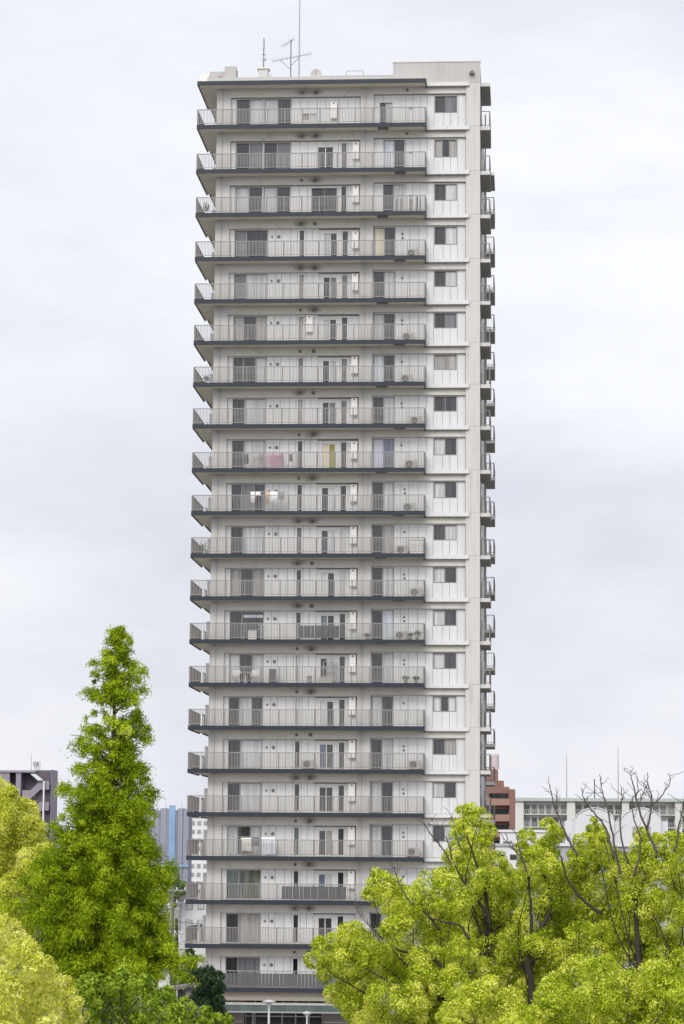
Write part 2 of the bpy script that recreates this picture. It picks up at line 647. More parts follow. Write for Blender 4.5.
# --- balconies
def rail_run(mb, p0, p1, z, spacing=0.1, bw=0.034, post=1.25, top=1.11, pm='post', rm='rail'):
    p0 = Vector(p0)
    p1 = Vector(p1)
    d = p1-p0
    Ln = d.length
    d.normalize()
    alongx = abs(d.x) > 0.5

    def bx(s0, s1, t, za, zb, m):
        a = p0+d*s0
        b = p0+d*s1
        if alongx:
            mb.box(min(a.x, b.x), max(a.x, b.x), a.y-t/2, a.y+t/2, za, zb, M[m])
        else:
            mb.box(a.x-t/2, a.x+t/2, min(a.y, b.y), max(a.y, b.y), za, zb, M[m])
    bx(0, Ln, 0.055, z+top-0.05, z+top, rm)
    bx(0, Ln, 0.04, z+0.09, z+0.13, rm)
    n = int(Ln/spacing)
    for i in range(1, n):
        s = Ln*i/n
        bx(s-bw/2, s+bw/2, 0.018, z+0.13, z+top-0.05, rm)
    npst = max(1, round(Ln/post))
    for i in range(npst+1):
        s = min(max(Ln*i/npst, 0.03), Ln-0.03)
        bx(s-0.026, s+0.026, 0.06, z, z+top-0.051, pm)


def balcony(k, roof=False):
    z = ZF[k]
    s = MB()
    s.box(0.06, W-0.06, 0.08, YW-0.001, z-0.22, z-0.03, M['soffit'])
    s.box(0.06, XL-0.001, YW, 6.2, z-0.22, z-0.03, M['soffit'])
    s.box(0.26, XL-0.001, 6.21, 30.0, z-0.22, z-0.03, M['soffit'])
    o = s.build('roof' if roof else 'balcony', tower)
    f = MB()
    f.box(0, W, 0, 0.075, z-FT, z, M['fascia'])
    f.box(0, 0.055, 0.076, 6.2, z-FT, z, M['fascia'])
    f.box(0.2, 0.255, 6.201, 30.0, z-FT, z, M['fascia'])
    f.box(W-0.055, W, 0.076, YW, z-FT-0.06, z-0.001, M['fascia'])
    f.build('fascia', o)
    if roof:
        return o
    r = MB()
    if k != 21:
        rail_run(r, (0.04, 0.05, 0), (W-0.03, 0.05, 0), z)
    else:
        rail_run(r, (0.04, 0.05, 0), (W-0.03, 0.05, 0), z, spacing=0.25)
    rail_run(r, (0.04, 0.11, 0), (0.04, 6.15, 0), z, bw=0.045, pm='rail_backlit', rm='rail_backlit')
    rail_run(r, (0.24, 6.3, 0), (0.24, 29.9, 0), z, bw=0.045, spacing=0.12, pm='rail_backlit', rm='rail_backlit')
    rail_run(r, (W-0.04, 0.12, 0), (W-0.04, YW-0.03, 0), z, spacing=0.12)
    r.build('railing', o)
    p = MB()
    p.box(0.41, XL-0.001, 6.18, 6.22, z, z+1.75, M['panel'])
    p.build('partition', o)
    p = MB()
    p.tube([(0.32, 5.9, z), (0.32, 5.9, z+0.95)], 0.075, M['heater'], 8)
    p.build('drain_pipe', o)
    h = MB()
    hx = 12.5 if k % 2 else 13.7
    h.box(hx, hx+0.75, 0.35, 0.95, z-0.245, z-0.222, M['vent'])
    h.build('escape_hatch', o)
    pv = {13: (7.5, 10.55), 19: (6.42, 10.7), 21: (0.1, W-0.15)}.get(k)
    if pv:
        q = MB()
        x = pv[0]
        while x < pv[1]-0.05:
            x2 = min(x+0.24, pv[1])
            q.box(x+0.015, x2-0.01, 0.012, 0.03, z+0.10, z+0.93, M['privacy'])
            x = x2
        a = q.build('privacy_panel', o)
    return o


balcony(0, True)
for k in range(1, 22):
    balcony(k)

# --- balconies of the flats round the right hand corner, seen end on
for k in range(0, 22):
    z = ZF[k]
    for y0, y1 in ((1.3, 6.2), (25.5, 30.5)):
        s = MB()
        s.box(XR+0.001, 20.25, y0, y1, z-0.24, z-0.02, M['soffit_shaded'])
        s.box(XR+0.001, 20.26, y0-0.03, y0+0.02, z-0.25, z, M['wall'])
        o = s.build('side_balcony', tower)
        if k == 0:
            continue
        r = MB()
        rail_run(r, (XR+0.05, y0+0.03, 0), (20.22, y0+0.03, 0), z, spacing=0.17, bw=0.014, pm='rail_backlit', rm='rail_backlit', post=0.6, top=1.12)
        rail_run(r, (20.22, y0+0.1, 0), (20.22, y1-0.05, 0), z, spacing=0.12, bw=0.03, pm='rail_backlit', rm='rail_backlit')
        r.build('railing', o)
for k in range(1, 22):
    z = ZF[k]
    for y0, y1, m in ((3.0, 5.2, 'D'), (8, 10.5, 'G'), (19, 21, 'M'), (26.5, 28.8, 'D')):
        sw = MB()
        sw.box(XR, XR+0.03, y0, y1, z+0.05, z+2.0, M[m])
        sw.box(XR, XR+0.05, y0-0.08, y0, z+0.05, z+2.05, M['framed'])
        sw.build('flank_window', tower)
dp = MB()
for x, y in ((1.62, YW-0.06), (11.58, YW-0.06)):
    dp.tube([(x, y, 4.0), (x, y, 65.8)], 0.045, M['wall'], 8)
    for k in range(1, 22):
        dp.box(x-0.06, x+0.06, y-0.05, y+0.06, ZF[k-1]-0.36, ZF[k-1]-0.30, M['grey'])
dp.tube([(19.85, 5.6, 2), (19.85, 5.6, 65)], 0.05, M['grey'], 8)
dp.build('drain_pipe', tower)

# --- roof upstand, taller parapet, plant box
ru = MB()
ru.box(0.6, 13.52, 0.55, 0.80, 66.0, 66.44, M['parapet'])
ru.box(0.6, 0.85, 0.80, 29, 66.0, 66.44, M['parapet'])
ru.build('roof_kerb', tower)
pp = MB()
pp.box(13.52, XR, 1.10, 1.35, 66.0, 67.49, M['parapet'])
pp.box(13.52, 13.77, 1.351, 9.0, 66.0, 67.49, M['parapet'])
pp.box(XR-0.25, XR, 1.351, 9.0, 66.0, 67.49, M['parapet'])
pp.box(13.50, XR+0.03, 1.07, 1.42, 67.49, 67.56, M['parapet'])
pp.build('parapet', tower)
pb = MB()
pb.box(0.55, 2.0, 2.6, 3.8, 66.05, 67.50, M['parapet'])
pb.box(1.62, 2.42, 2.3, 3.6, 66.05, 67.78, M['parapet'])
pb.prism([(-0.15, 67.3), (0.5, 67.3), (0.5, 66.1), (0.1, 66.1)], 2.65, 3.4, M['soffit'])
pb.build('stair_head', tower)
pb = MB()
pb.box(3.72, 4.38, 5.2, 5.9, 66.05, 68.45, M['wall'])
pb.box(3.62, 4.48, 5.1, 6.0, 68.45, 68.52, M['soffit'])
pb.box(4.5, 4.62, 5.3, 5.5, 66.05, 68.1, M['wall'])
pb.build('vent_stack', tower)

# --- ground floor: lobby wall, glass canopy, doors
lw = MB()
tile = weathered('taupe_tile', (0.17, 0.150, 0.135), (0.11, 0.10, 0.09), 0.5, 0.4)
lw.box(-0.4, 3.9, 0.9, 2.2, 0.1, 3.3, tile)
lw.box(9.2, XR, 0.9, 2.2, 0.1, 3.3, tile)
for zz in (0.7, 1.3, 1.9, 2.5):
    lw.box(-0.41, 3.89, 0.892, 0.905, zz, zz+0.025, M['heater'])
    lw.box(9.21, XR-0.01, 0.892, 0.905, zz, zz+0.025, M['heater'])
lw.box(-0.3, XR, 0.45, 2.2, 3.31, 3.96, weathered('taupe_band', (0.26, 0.235, 0.205), (0.2, 0.18, 0.16), 0.5))
lw.build('lobby_wall', tower)
ld = MB()
ld.box(3.9, 9.2, 1.6, 1.65, 0.12, 3.29, M['K'])
ld.build('lobby_glass', tower)
ldd = MB()
for x in (3.95, 4.6, 5.5, 6.4, 7.3, 8.2, 9.1):
    ldd.box(x-0.04, x+0.04, 1.52, 1.595, 0.12, 3.29, M['grey'])
ldd.box(3.9, 9.2, 1.53, 1.592, 2.2, 2.27, M['grey'])
ldd.box(4.4, 4.55, 1.3, 1.4, 0.12, 2.6, M['frame'])
ldd.build('lobby_frame', tower)
cg = glass_pane('canopy_glass', (0.06, 0.088, 0.082), 0.2, 0.5, 0.25, 1.2)
cn = MB()
cn.box(-0.6, 15.0, -1.6, 0.44, 2.72, 3.14, cg)
cn.box(-0.65, 15.05, -1.65, 0.44, 3.141, 3.19, M['acwhite'])
cn.box(-0.65, 15.05, -1.65, 0.44, 2.63, 2.719, M['frame'])
cn.build('canopy', tower)
for k, xs in ((0, (2.2,)),):
    pass


# ------------------------------------------------------------------ things on the roof
def obstruction_light(x, y, z, label):
    t = thing('obstruction_light', label, 'warning light', (x, y, z), 'red obstruction lights on the tower')
    b = MB()
    b.box(x-0.18, x+0.18, y-0.1, y+0.25, z-0.03, z+0.03, M['post'])
    b.prism([(x-0.18, z+0.03), (x+0.18, z+0.03), (x+0.08, z+0.13), (x-0.08, z+0.13)], y-0.1, y+0.2, M['dark'])
    b.build('bracket', t)
    l = MB()
    l.lathe((x, y+0.02, z+0.13), [(0.08, 0), (0.085, 0.08), (0.05, 0.15), (0.02, 0.18)], plain('red_lens', (0.42, 0.20, 0.16), 0.3), 12)
    l.build('lens', t, True)


obstruction_light(1.30, 2.25, 66.85, 'small red warning light on the roof box left of the antennas')
obstruction_light(19.0, 0.85, 66.62, 'small red warning light on the tall parapet at the right corner')

an = MB()
an.tube([(4.05, 5.5, 68.5), (4.05, 5.5, 70.8)], 0.035, M['dark'], 7)
an.tube([(4.05, 5.5, 70.0), (4.05, 5.5, 70.7)], 0.07, M['grey'], 8)
an.box(3.95, 4.25, 5.42, 5.58, 69.15, 69.30, M['grey'])
an.tube([(3.9, 5.5, 69.6), (4.2, 5.5, 69.6)], 0.02, M['dark'], 5)
tag(an.build('rod_antenna'), 'short thick rod antenna standing on the white vent stack', 'antenna')

ya = thing('tv_antenna', 'television antenna with two sets of cross bars beside the tall mast', 'antenna', (5.95, 6, 66.3))
y_ = MB()
y_.tube([(5.95, 6, 66.3), (5.95, 6, 70.8)], 0.035, M['dark'], 7)
y_.build('pole', ya)
y_ = MB()
y_.tube([(5.3, 6, 70.3), (6.15, 6, 70.85)], 0.018, M['dark'], 5)
for i in range(6):
    t = i/5
    cx, cz = 5.3+0.85*t, 70.3+0.55*t
    y_.tube([(cx-0.06, 5.7, cz+0.10), (cx+0.06, 6.3, cz-0.08)], 0.008, M['dark'], 4)
y_.build('upper_array', ya)
y_ = MB()
y_.tube([(4.65, 6, 69.25), (7.4, 6, 69.75)], 0.018, M['dark'], 5)
for i in range(12):
    t = i/11
    cx, cz = 4.65+2.75*t, 69.25+0.5*t
    y_.tube([(cx-0.05, 5.6, cz+0.06), (cx+0.05, 6.4, cz-0.06)], 0.008, M['dark'], 4)
y_.tube([(5.95, 6, 68.6), (5.2, 6, 69.3)], 0.018, M['dark'], 5)
y_.tube([(5.95, 6, 68.9), (6.6, 6, 69.55)], 0.018, M['dark'], 5)
y_.build('lower_array', ya)

mt = MB()
mt.tube([(6.55, 6, 66.3), (6.55, 6, 71.6), (6.55, 6, 76.5)], [0.06, 0.05, 0.03], M['grey'], 8)
mt.tube([(6.55, 6, 76.5), (6.55, 6, 78.0)], 0.015, M['grey'], 6)
tag(mt.build('lightning_mast'), 'tall thin grey mast rising out of the picture from the roof', 'mast')

di = thing('satellite_dish', 'pale round satellite dish behind the roof edge', 'satellite dish', (7.85, 5, 66.3))
d_ = MB()
seg, rings = 20, 5
prof = [(0.02, 0.10)]+[(0.40*i/rings, 0.10-0.10*(i/rings)**2) for i in range(1, rings+1)]
prof2 = [(r, h+0.02) for r, h in reversed(prof)]
d_.lathe((7.85, 5.0, 67.95), prof+prof2, M['acwhite'], seg, 'y')
d_.build('dish', di, True)
d_ = MB()
d_.tube([(7.85, 5.15, 66.3), (7.85, 5.15, 68.0)], 0.04, M['grey'], 7)
d_.build('pole', di)
d_ = MB()
d_.tube([(7.85, 5.0, 67.7), (7.85, 4.55, 67.95), (7.85, 4.5, 68.1)], 0.018, M['grey'], 5)
d_.box(7.80, 7.90, 4.44, 4.55, 68.07, 68.17, M['grey'])
d_.build('feed_arm', di)

rg = MB()
for xa, xb in ((10.6, 13.4),):
    rg.tube([(8.4, 3.2, 67.25), (13.4, 3.2, 67.25)], 0.02, M['steel'], 5)
    for i in range(7):
        x = 8.4+i*5.0/6
        rg.tube([(x, 3.2, 66.0), (x, 3.2, 67.25)], 0.018, M['steel'], 5)
rg.tube([(10.0, 3.2, 66.4), (10.15, 3.2, 67.6), (11.3, 3.2, 67.6), (11.45, 3.2, 66.4)], 0.03, M['frame'], 6)
tag(rg.build('roof_guard_rail'), 'thin pipe guard rail along the roof edge left of the tall parapet', 'guard rail')


# ------------------------------------------------------------------ things on the balconies
ac0 = None


def ac_unit(x, k, label, rot=0):
    global ac0
    loc = (x, 0.95, ZF[k])
    if ac0 is not None:
        return copy_thing(ac0, loc, label)
    t = thing('air_conditioner', label, 'air conditioner', (0, 0, 0), 'outdoor air conditioner units on the balconies')
    b = MB()
    b.box(-0.40, 0.40, -0.15, 0.15, 0.06, 0.64, M['acwhite'])
    b.build('casing', t, bevel=0.015)
    g_ = MB()
    g_.lathe((-0.1, -0.185, 0.35), [(0.05, 0), (0.05, 0.03)], M['grey'], 12, 'y')
    for r in (0.12, 0.17, 0.22):
        g_.tube([(-0.1+r*math.cos(a), -0.17, 0.35+r*math.sin(a)) for a in [2*PI*i/18 for i in range(19)]], 0.008, M['grey'], 4, False)
    g_.lathe((-0.1, -0.158, 0.35), [(0.235, 0), (0.235, 0.007)], M['dark'], 18, 'y')
    g_.build('fan_grille', t)
    for dx in (-0.3, 0.3):
        f = MB()
        f.box(dx-0.06, dx+0.06, -0.17, 0.17, 0, 0.06, M['dark'])
        f.build('foot', t)
    ac0 = t
    t.location = loc
    return t


ac_unit(14.95, 4, 'air conditioner unit on the balcony with the cream curtain at its right end')
ac_unit(14.65, 6, 'air conditioner unit on the right balcony two storeys below the cream curtain')
ac_unit(14.55, 7, 'air conditioner unit on the right balcony two storeys above the pink laundry')
ac_unit(15.2, 8, 'air conditioner unit on the right balcony one storey above the pink laundry')
ac_unit(14.85, 9, 'air conditioner unit at the right end of the balcony with pink laundry')
ac_unit(14.75, 10, 'air conditioner unit at the right end of the balcony with white shirts')
ac_unit(14.3, 11, 'air conditioner unit beside the large white cabinet on a right balcony')
ac_unit(15.25, 12, 'air conditioner unit on the right balcony one storey below the white cabinet')
ac_unit(14.25, 13, 'air conditioner unit next to the planters on the right balcony')
ac_unit(8.05, 16, 'air conditioner unit in the middle of the balcony, left of a door')
ac_unit(15.2, 16, 'air conditioner unit with clear round fan at right end, three storeys below the planters')
ac_unit(15.1, 18, 'lowest air conditioner unit on the right, on the balcony with hanging bedsheets')

cb = thing('storage_cabinet', 'large white cabinet with dark top edge on a right end balcony', 'cabinet', (15.3, 0.8, ZF[11]))
c_ = MB()
c_.box(14.82, 15.72, 0.65, 1.15, ZF[11]+0.02, ZF[11]+0.94, M['heater'])
c_.build('body', cb)
c_ = MB()
c_.box(14.80, 15.74, 0.62, 1.17, ZF[11]+0.941, ZF[11]+0.99, M['grey'])
c_.build('lid', cb)

plm = leaf_mat('pot_plant_leaf', [(0.08, 0.11, 0.05), (0.16, 0.19, 0.09)], 0.2)


def quads_mesh(name, P, A, B, tone, mat, parent=None):
    """many leaf shaped quads: centre P, half axes A and B"""
    n = len(P)
    V = np.empty((n, 4, 3), dtype=np.float32)
    V[:, 0] = P-A
    V[:, 1] = P+B*0.9-A*0.1
    V[:, 2] = P+A
    V[:, 3] = P-B*0.9-A*0.1
    if parent is not None:
        V -= np.array(parent_off(parent), dtype=np.float32)
    me = bpy.data.meshes.new(name)
    me.vertices.add(n*4)
    me.vertices.foreach_set('co', V.reshape(-1))
    me.loops.add(n*4)
    me.loops.foreach_set('vertex_index', np.arange(n*4, dtype=np.int32))
    me.polygons.add(n)
    me.polygons.foreach_set('loop_start', np.arange(0, n*4, 4, dtype=np.int32))
    me.update(calc_edges=True)
    at_ = me.attributes.new('tone', 'FLOAT', 'FACE')
    at_.data.foreach_set('value', tone.astype(np.float32))
    me.materials.append(mat)
    o = bpy.data.objects.new(name, me)
    COL.objects.link(o)
    if parent is not None:
        o.parent = parent
    N_LEAF[0] += n
    return o


N_LEAF = [0]


def unit(v):
    return v/np.maximum(np.linalg.norm(v, axis=-1, keepdims=True), 1e-9)


def leaf_axes(Nrm, size, aspect, droop=0.0):
    n = len(Nrm)
    rnd = rng.normal(size=(n, 3))
    rnd[:, 2] -= droop
    A = unit(rnd-(rnd*Nrm).sum(1, keepdims=True)*Nrm)
    B = np.cross(Nrm, A)
    s = (size*rng.uniform(0.7, 1.3, n))[:, None]
    return A*s, B*s*aspect


def pot_plant(x, k, h, label, y=0.5):
    z = ZF[k]
    t = thing('pot_plant', label, 'plant', (x, y, z), 'pot plants on the balconies')
    p = MB()
    p.lathe((x, y, z), [(0.10, 0), (0.14, 0.25), (0.12, 0.25)], plain('pot_clay', (0.25, 0.22, 0.20), 0.8), 10)
    p.build('pot', t)
    n = 160
    P = np.array([x, y, z+0.28+h/2])+rng.normal(size=(n, 3))*np.array([0.12, 0.12, h/4])
    A, B = leaf_axes(unit(rng.normal(size=(n, 3))), 0.07, 0.45)
    quads_mesh('leaves', P, A, B, rng.uniform(0, 1, n), plm, t)


pot_plant(14.9, 13, 0.2, 'bushy pot plant right of the air conditioner on the planter balcony')
pot_plant(15.35, 13, 0.36, 'taller pot plant at the railing end of the planter balcony')
pot_plant(0.7, 7, 0.55, 'pot plant at the left corner two storeys above the pink laundry', 1.6)
pot_plant(0.55, 11, 0.7, 'pot plant at the left corner one storey below the white shirts', 2.2)
pot_plant(0.6, 3, 0.7, 'pot plant at the left corner three storeys below the roof', 1.2)
pot_plant(12.0, 13, 0.15, 'small pot plant by the column left of the planter balcony sliding door')
pot_plant(14.6, 14, 0.2, 'left one of the low pot plants under the planter balcony')
pot_plant(15.3, 14, 0.2, 'right one of the low pot plants under the planter balcony')

# folded boards and slats leaning behind the rail of a high balcony
for i, (x, w, h) in enumerate(((13.75, 0.16, 0.95), (14.05, 0.18, 1.0), (14.7, 0.22, 0.98), (15.15, 0.14, 1.12), (15.38, 0.12, 1.05))):
    b = MB()
    z = ZF[3]
    b.prism([(x, z+0.02), (x+w, z+0.02), (x+w+0.03, z+h), (x+0.03, z+h)], 0.40+0.01*i, 0.44+0.01*i,
            plain('board_paint', [(0.2, 0.19, 0.18), (0.3, 0.28, 0.26), (0.26, 0.25, 0.24), (0.14, 0.13, 0.13), (0.2, 0.2, 0.2)][i], 0.6))
    tag(b.build('board'), ['leftmost grey board leaning inside the high right balcony rail', 'pale board second from left inside the high right balcony rail',
                           'wide board in the middle inside the high right balcony rail', 'dark tallest board inside the high right balcony rail',
                           'narrow board nearest the end of the high right balcony rail'][i], 'board', 'boards leaning on the high right balcony')


def cloth(x0, x1, z0, z1, mat, y, seed):
    """hanging cloth with folds and a doubled top over its pole"""
    r = random.Random(seed)
    nx, nz = 14, 8
    b = MB()
    s = b.slot(mat)
    ph = r.uniform(0, 6)
    fq = r.uniform(2.5, 4.5)
    for lay in (0, 1):
        base = len(b.v)
        for j in range(nz+1):
            for i in range(nx+1):
                u = i/nx
                w = j/nz
                yy = y+0.025*math.sin(fq*2*PI*u+ph)*(0.3+w)+(0.02 if lay else -0.02)*(1 if j else 0.3)
                zz = z1-(z1-z0)*w*(1.0 if lay == 0 else 0.8)-0.02*math.sin(5*u+ph)*w
                b.v.append((x0+(x1-x0)*(u+0.02*w*math.sin(7*u)), yy, zz))
        for j in range(nz):
            for i in range(nx):
                a = base+j*(nx+1)+i
                b.f.append((a, a+1, a+nx+2, a+nx+1))
                b.mi.append(s)
    return b


def cm(name, c):
    return plain(name, c, 0.9, 0, 0.15, 0.1, 6)


pole_m = M['steel']


def drying_pole(k, x0, x1, z, label):
    b = MB()
    b.tube([(x0, 0.42, z), (x1, 0.42, z)], 0.018, pole_m, 6)
    for x in (x0+0.3, x1-0.3):
        b.tube([(x, 0.42, z), (x, 0.42, ZF[k])], 0.02, pole_m, 6)
        b.tube([(x, 0.2, ZF[k]+0.02), (x, 0.8, ZF[k]+0.02)], 0.02, pole_m, 5)
    tag(b.build('drying_rack'), label, 'drying rack', 'laundry drying racks')


z9, z10, z14, z18 = ZF[9], ZF[10], ZF[14], ZF[18]
drying_pole(9, 3.3, 7.4, z9+1.02, 'drying rack carrying the pink laundry')
drying_pole(10, 3.9, 6.9, z10+1.38, 'drying rack carrying the white shirts')
drying_pole(18, 3.4, 6.0, z18+1.28, 'drying rack carrying the bedsheets on a low balcony')
LAU = [
    ('towel', 'pink towel hanging on the balcony drying rack', 5.35, 6.25, z9+0.12, z9+1.02, cm('cloth_pink', (0.52, 0.30, 0.40))),
    ('garment', 'pale pink garment left of the pink towel', 4.95, 5.3, z9+0.25, z9+1.02, cm('cloth_palepink', (0.62, 0.45, 0.5))),
    ('garment', 'dark garment at the left end of the pink laundry rack', 3.55, 3.85, z9+0.35, z9+1.02, cm('cloth_dark', (0.1, 0.09, 0.09))),
    ('garment', 'pale grey garment on the pink laundry rack', 4.15, 4.5, z9+0.2, z9+1.02, cm('cloth_grey', (0.5, 0.48, 0.46))),
    ('garment', 'mid grey garment at the middle of the pink laundry rack', 4.55, 4.85, z9+0.3, z9+1.02, cm('cloth_grey_mid', (0.36, 0.35, 0.34))),
    ('garment', 'brown garment at the right end of the pink laundry rack', 6.6, 6.85, z9+0.5, z9+1.02, cm('cloth_brown', (0.25, 0.2, 0.18))),
    ('towel', 'white towel at the left end of the shirt drying rack', 4.0, 4.28, z10+0.65, z10+1.38, cm('cloth_white', (0.8, 0.78, 0.78))),
    ('garment', 'pinkish white short garment beside the white towel', 4.33, 4.68, z10+1.08, z10+1.38, cm('cloth_rosewhite', (0.75, 0.66, 0.66))),
    ('garment', 'dark garment hanging between white and tan laundry', 4.72, 4.98, z10+0.75, z10+1.36, cm('cloth_char', (0.13, 0.125, 0.125))),
    ('garment', 'tan garment in the middle of the shirt drying rack', 5.02, 5.3, z10+0.5, z10+1.38, cm('cloth_tan', (0.55, 0.4, 0.29))),
    ('garment', 'white shirt right of the tan garment', 5.34, 5.82, z10+0.72, z10+1.40, cm('cloth_white_shirt', (0.8, 0.8, 0.82))),
    ('garment', 'grey shirt at the right of the shirt drying rack', 5.88, 6.3, z10+0.85, z10+1.38, cm('cloth_greyshirt', (0.27, 0.27, 0.28))),
    ('bedsheet', 'cream bedsheet hanging on the low balcony', 3.62, 4.3, z18+0.35, z18+1.22, cm('cloth_cream', (0.74, 0.7, 0.63))),
    ('garment', 'dark grey garment between the two bedsheets', 4.36, 4.85, z18+0.65, z18+1.28, cm('cloth_dgrey', (0.17, 0.165, 0.165))),
    ('bedsheet', 'bluish white bedsheet hanging on the low balcony', 5.0, 5.92, z18+0.15, z18+1.28, cm('cloth_bluewhite', (0.72, 0.74, 0.82)))]
for i, (nm, lb, x0, x1, za, zb_, mt_) in enumerate(LAU):
    o = cloth(x0, x1, za, zb_, mt_, 0.42, i).build(nm, None, True)
    tag(o, lb, 'laundry', 'laundry drying on the balconies')


def garden_chair(x, k, label):
    z = ZF[k]
    t = thing('garden_chair', label, 'chair', (x, 0.55, z), 'white chairs on a balcony')
    w = M['heater']
    b = MB()
    b.box(x-0.24, x+0.24, 0.33, 0.78, z+0.42, z+0.46, w)
    b.build('seat', t)
    b = MB()
    b.prism([(x-0.25, z+0.5), (x+0.25, z+0.5), (x+0.28, z+0.82), (x+0.2, z+0.9), (x-0.2, z+0.9), (x-0.28, z+0.82)], 0.78, 0.82, w)
    b.build('backrest', t)
    for s in (-1, 1):
        b = MB()
        b.tube([(x+s*0.26, 0.33, z+0.46), (x+s*0.28, 0.36, z+0.66), (x+s*0.28, 0.8, z+0.68)], 0.028, w, 6)
        b.build('armrest', t)
        for yy in (0.36, 0.76):
            b = MB()
            b.tube([(x+s*0.2, yy, z+0.42), (x+s*0.24, yy, z)], 0.025, w, 6)
            b.build('leg', t)


garden_chair(3.15, 14, 'left white garden chair on a balcony with its table')
garden_chair(4.45, 14, 'right white garden chair on a balcony with its table')
t = thing('round_table', 'small white round table between the garden chairs', 'table', (3.8, 0.5, z14))
b = MB()
b.lathe((3.8, 0.5, z14+0.68), [(0.36, 0), (0.38, 0.02), (0.36, 0.04)], M['heater'], 18)
b.build('tabletop', t)
b = MB()
b.lathe((3.8, 0.5, z14), [(0.25, 0), (0.06, 0.08), (0.05, 0.6), (0.09, 0.68)], M['heater'], 12)
b.build('pedestal', t)
b = MB()
b.box(5.38, 5.85, 0.5, 0.8, z14, z14+0.92, M['privacy'])
b.box(5.36, 5.87, 0.48, 0.82, z14+0.921, z14+0.95, M['dark'])
tag(b.build('storage_locker'), 'dark grey storage locker right of the white garden chairs', 'locker')
b = MB()
b.box(8.75, 9.65, 0.5, 0.85, z14+0.0, z14+0.40, M['acwhite'])
b.box(8.73, 9.67, 0.48, 0.87, z14+0.401, z14+0.43, M['heater'])
tag(b.build('storage_box'), 'low white storage box below a balcony shelf', 'box')
b = MB()
for x in (9.0, 9.85):
    for yy in (0.92, 1.2):
        b.box(x, x+0.04, yy, yy+0.04, z14, z14+1.5, M['grey'])
for zz in (0.5, 1.0, 1.46):
    b.box(9.0, 9.89, 0.92, 1.24, z14+zz, z14+zz+0.03, M['grey'])
tag(b.build('shelf_rack'), 'open grey shelf rack in front of a balcony door', 'shelf')
b = MB()
b.lathe((8.1, 0.6, z14), [(0.15, 0), (0.19, 0.42), (0.15, 0.44)], M['grey'], 12)
b.lathe((8.1, 0.6, z14+0.44), [(0.2, 0), (0.2, 0.03), (0.05, 0.06)], M['dark'], 12)
tag(b.build('bin'), 'small grey lidded bin left of the balcony shelf', 'bin')
b = MB()
b.box(3.95, 4.5, 0.4, 0.75, ZF[13], ZF[13]+0.62, M['heater'])
b.box(3.93, 4.52, 0.38, 0.77, ZF[13]+0.621, ZF[13]+0.66, M['acwhite'])
tag(b.build('storage_box'), 'white storage box in front of the window with a pale reflection band', 'box')
b = MB()
for zz in (0.75, 0.98):
    b.tube([(4.6, 0.4, ZF[13]+zz), (6.6, 0.4, ZF[13]+zz)], 0.02, M['heater'], 6)
for x in (4.8, 6.4):
    b.tube([(x, 0.4, ZF[13]), (x, 0.4, ZF[13]+1.0)], 0.02, M['heater'], 6)
tag(b.build('drying_rack'), 'empty drying rack of two white poles beside the storage box', 'drying rack', 'laundry drying racks')

# ------------------------------------------------------------------ street lamp before the lobby, and a reflection shaped as a lamp
lamp_m = plain('lamp_pole_white', (0.42, 0.42, 0.41), 0.4)


def street_lamp(px, py, D, label, s=1.0):
    Y = CAM[1]+D
    p = at(px, py, Y)
    x, z = p[0], p[2]
    t = thing('street_lamp', label, 'street lamp', (x, Y, 0.12), 'street lamps before the lobby')
    b = MB()
    b.tube([(x, Y, 0.12), (x, Y, z-0.25)], [0.075*s, 0.06*s], lamp_m, 10)
    b.build('pole', t, True)
    b = MB()
    b.lathe((x, Y, z-0.3), [(0.09*s, 0), (0.12*s, 0.10), (0.22*s, 0.2), (0.36*s, 0.24), (0.38*s, 0.29), (0.10*s, 0.37)], lamp_m, 18)
    b.build('lamp_head', t, True)


street_lamp(269, 1001, 153, 'nearer white street lamp with flat round head before the lobby')
street_lamp(307, 1012.5, 163, 'smaller lamp shape standing in for a reflection in the dark lobby glass', 0.8)  # a reflection in the lobby glass, modelled as a second lamp

# ------------------------------------------------------------------ trees
bark = weathered('bark', (0.040, 0.031, 0.024), (0.018, 0.015, 0.013), 0.8, 0.95, 3, 1)
bark_grey = weathered('bark_dead', (0.085, 0.068, 0.058), (0.04, 0.034, 0.03), 0.8, 0.95, 3, 1)


def sphere_dirs(n, up=0.0):
    d = unit(rng.normal(size=(n, 3))+np.array([0, 0, up]))
    return d


def crown_cloud(lobes, leaf, per_m2=70, puff=0.33, tone_bias=0.0, aspect=0.42, jitter=0.25, droop=0.3):
    """lobes (centre, radius) dressed with rounded puffs, each puff with leaves pointing outwards"""
    Ps, Ns, Ts = [], [], []
    for c, R in lobes:
        c = np.array(c)
        npf = max(10, int(15*(1/puff)**2*0.24))
        dirs = sphere_dirs(npf, 0.25)
        for d in dirs:
            rp = R*puff*rng.uniform(0.7, 1.35)
            pc = c+d*(R-rp*0.45)*rng.uniform(0.78, 1.06)*np.array([1, 1, 0.92])
            n = int(per_m2*4*PI*rp*rp)+6
            dd = unit(rng.normal(size=(n, 3))+d*0.7+np.array([0, 0, 0.25]))
            rad = rp*(1-jitter*rng.random(n)**1.5)
            P = pc+dd*rad[:, None]+rng.normal(size=(n, 3))*rp*0.10
            N = unit(dd+rng.normal(size=(n, 3))*0.42)
            tb = rng.normal(0, 0.16)
            T = np.clip(0.5+tone_bias+tb+rng.normal(0, 0.21, n), 0, 1)
            Ps.append(P)
            Ns.append(N)
            Ts.append(T)
    P = np.concatenate(Ps)
    N = np.concatenate(Ns)
    T = np.concatenate(Ts)
    A, B = leaf_axes(N, leaf, aspect, droop)
    return P, A, B, T


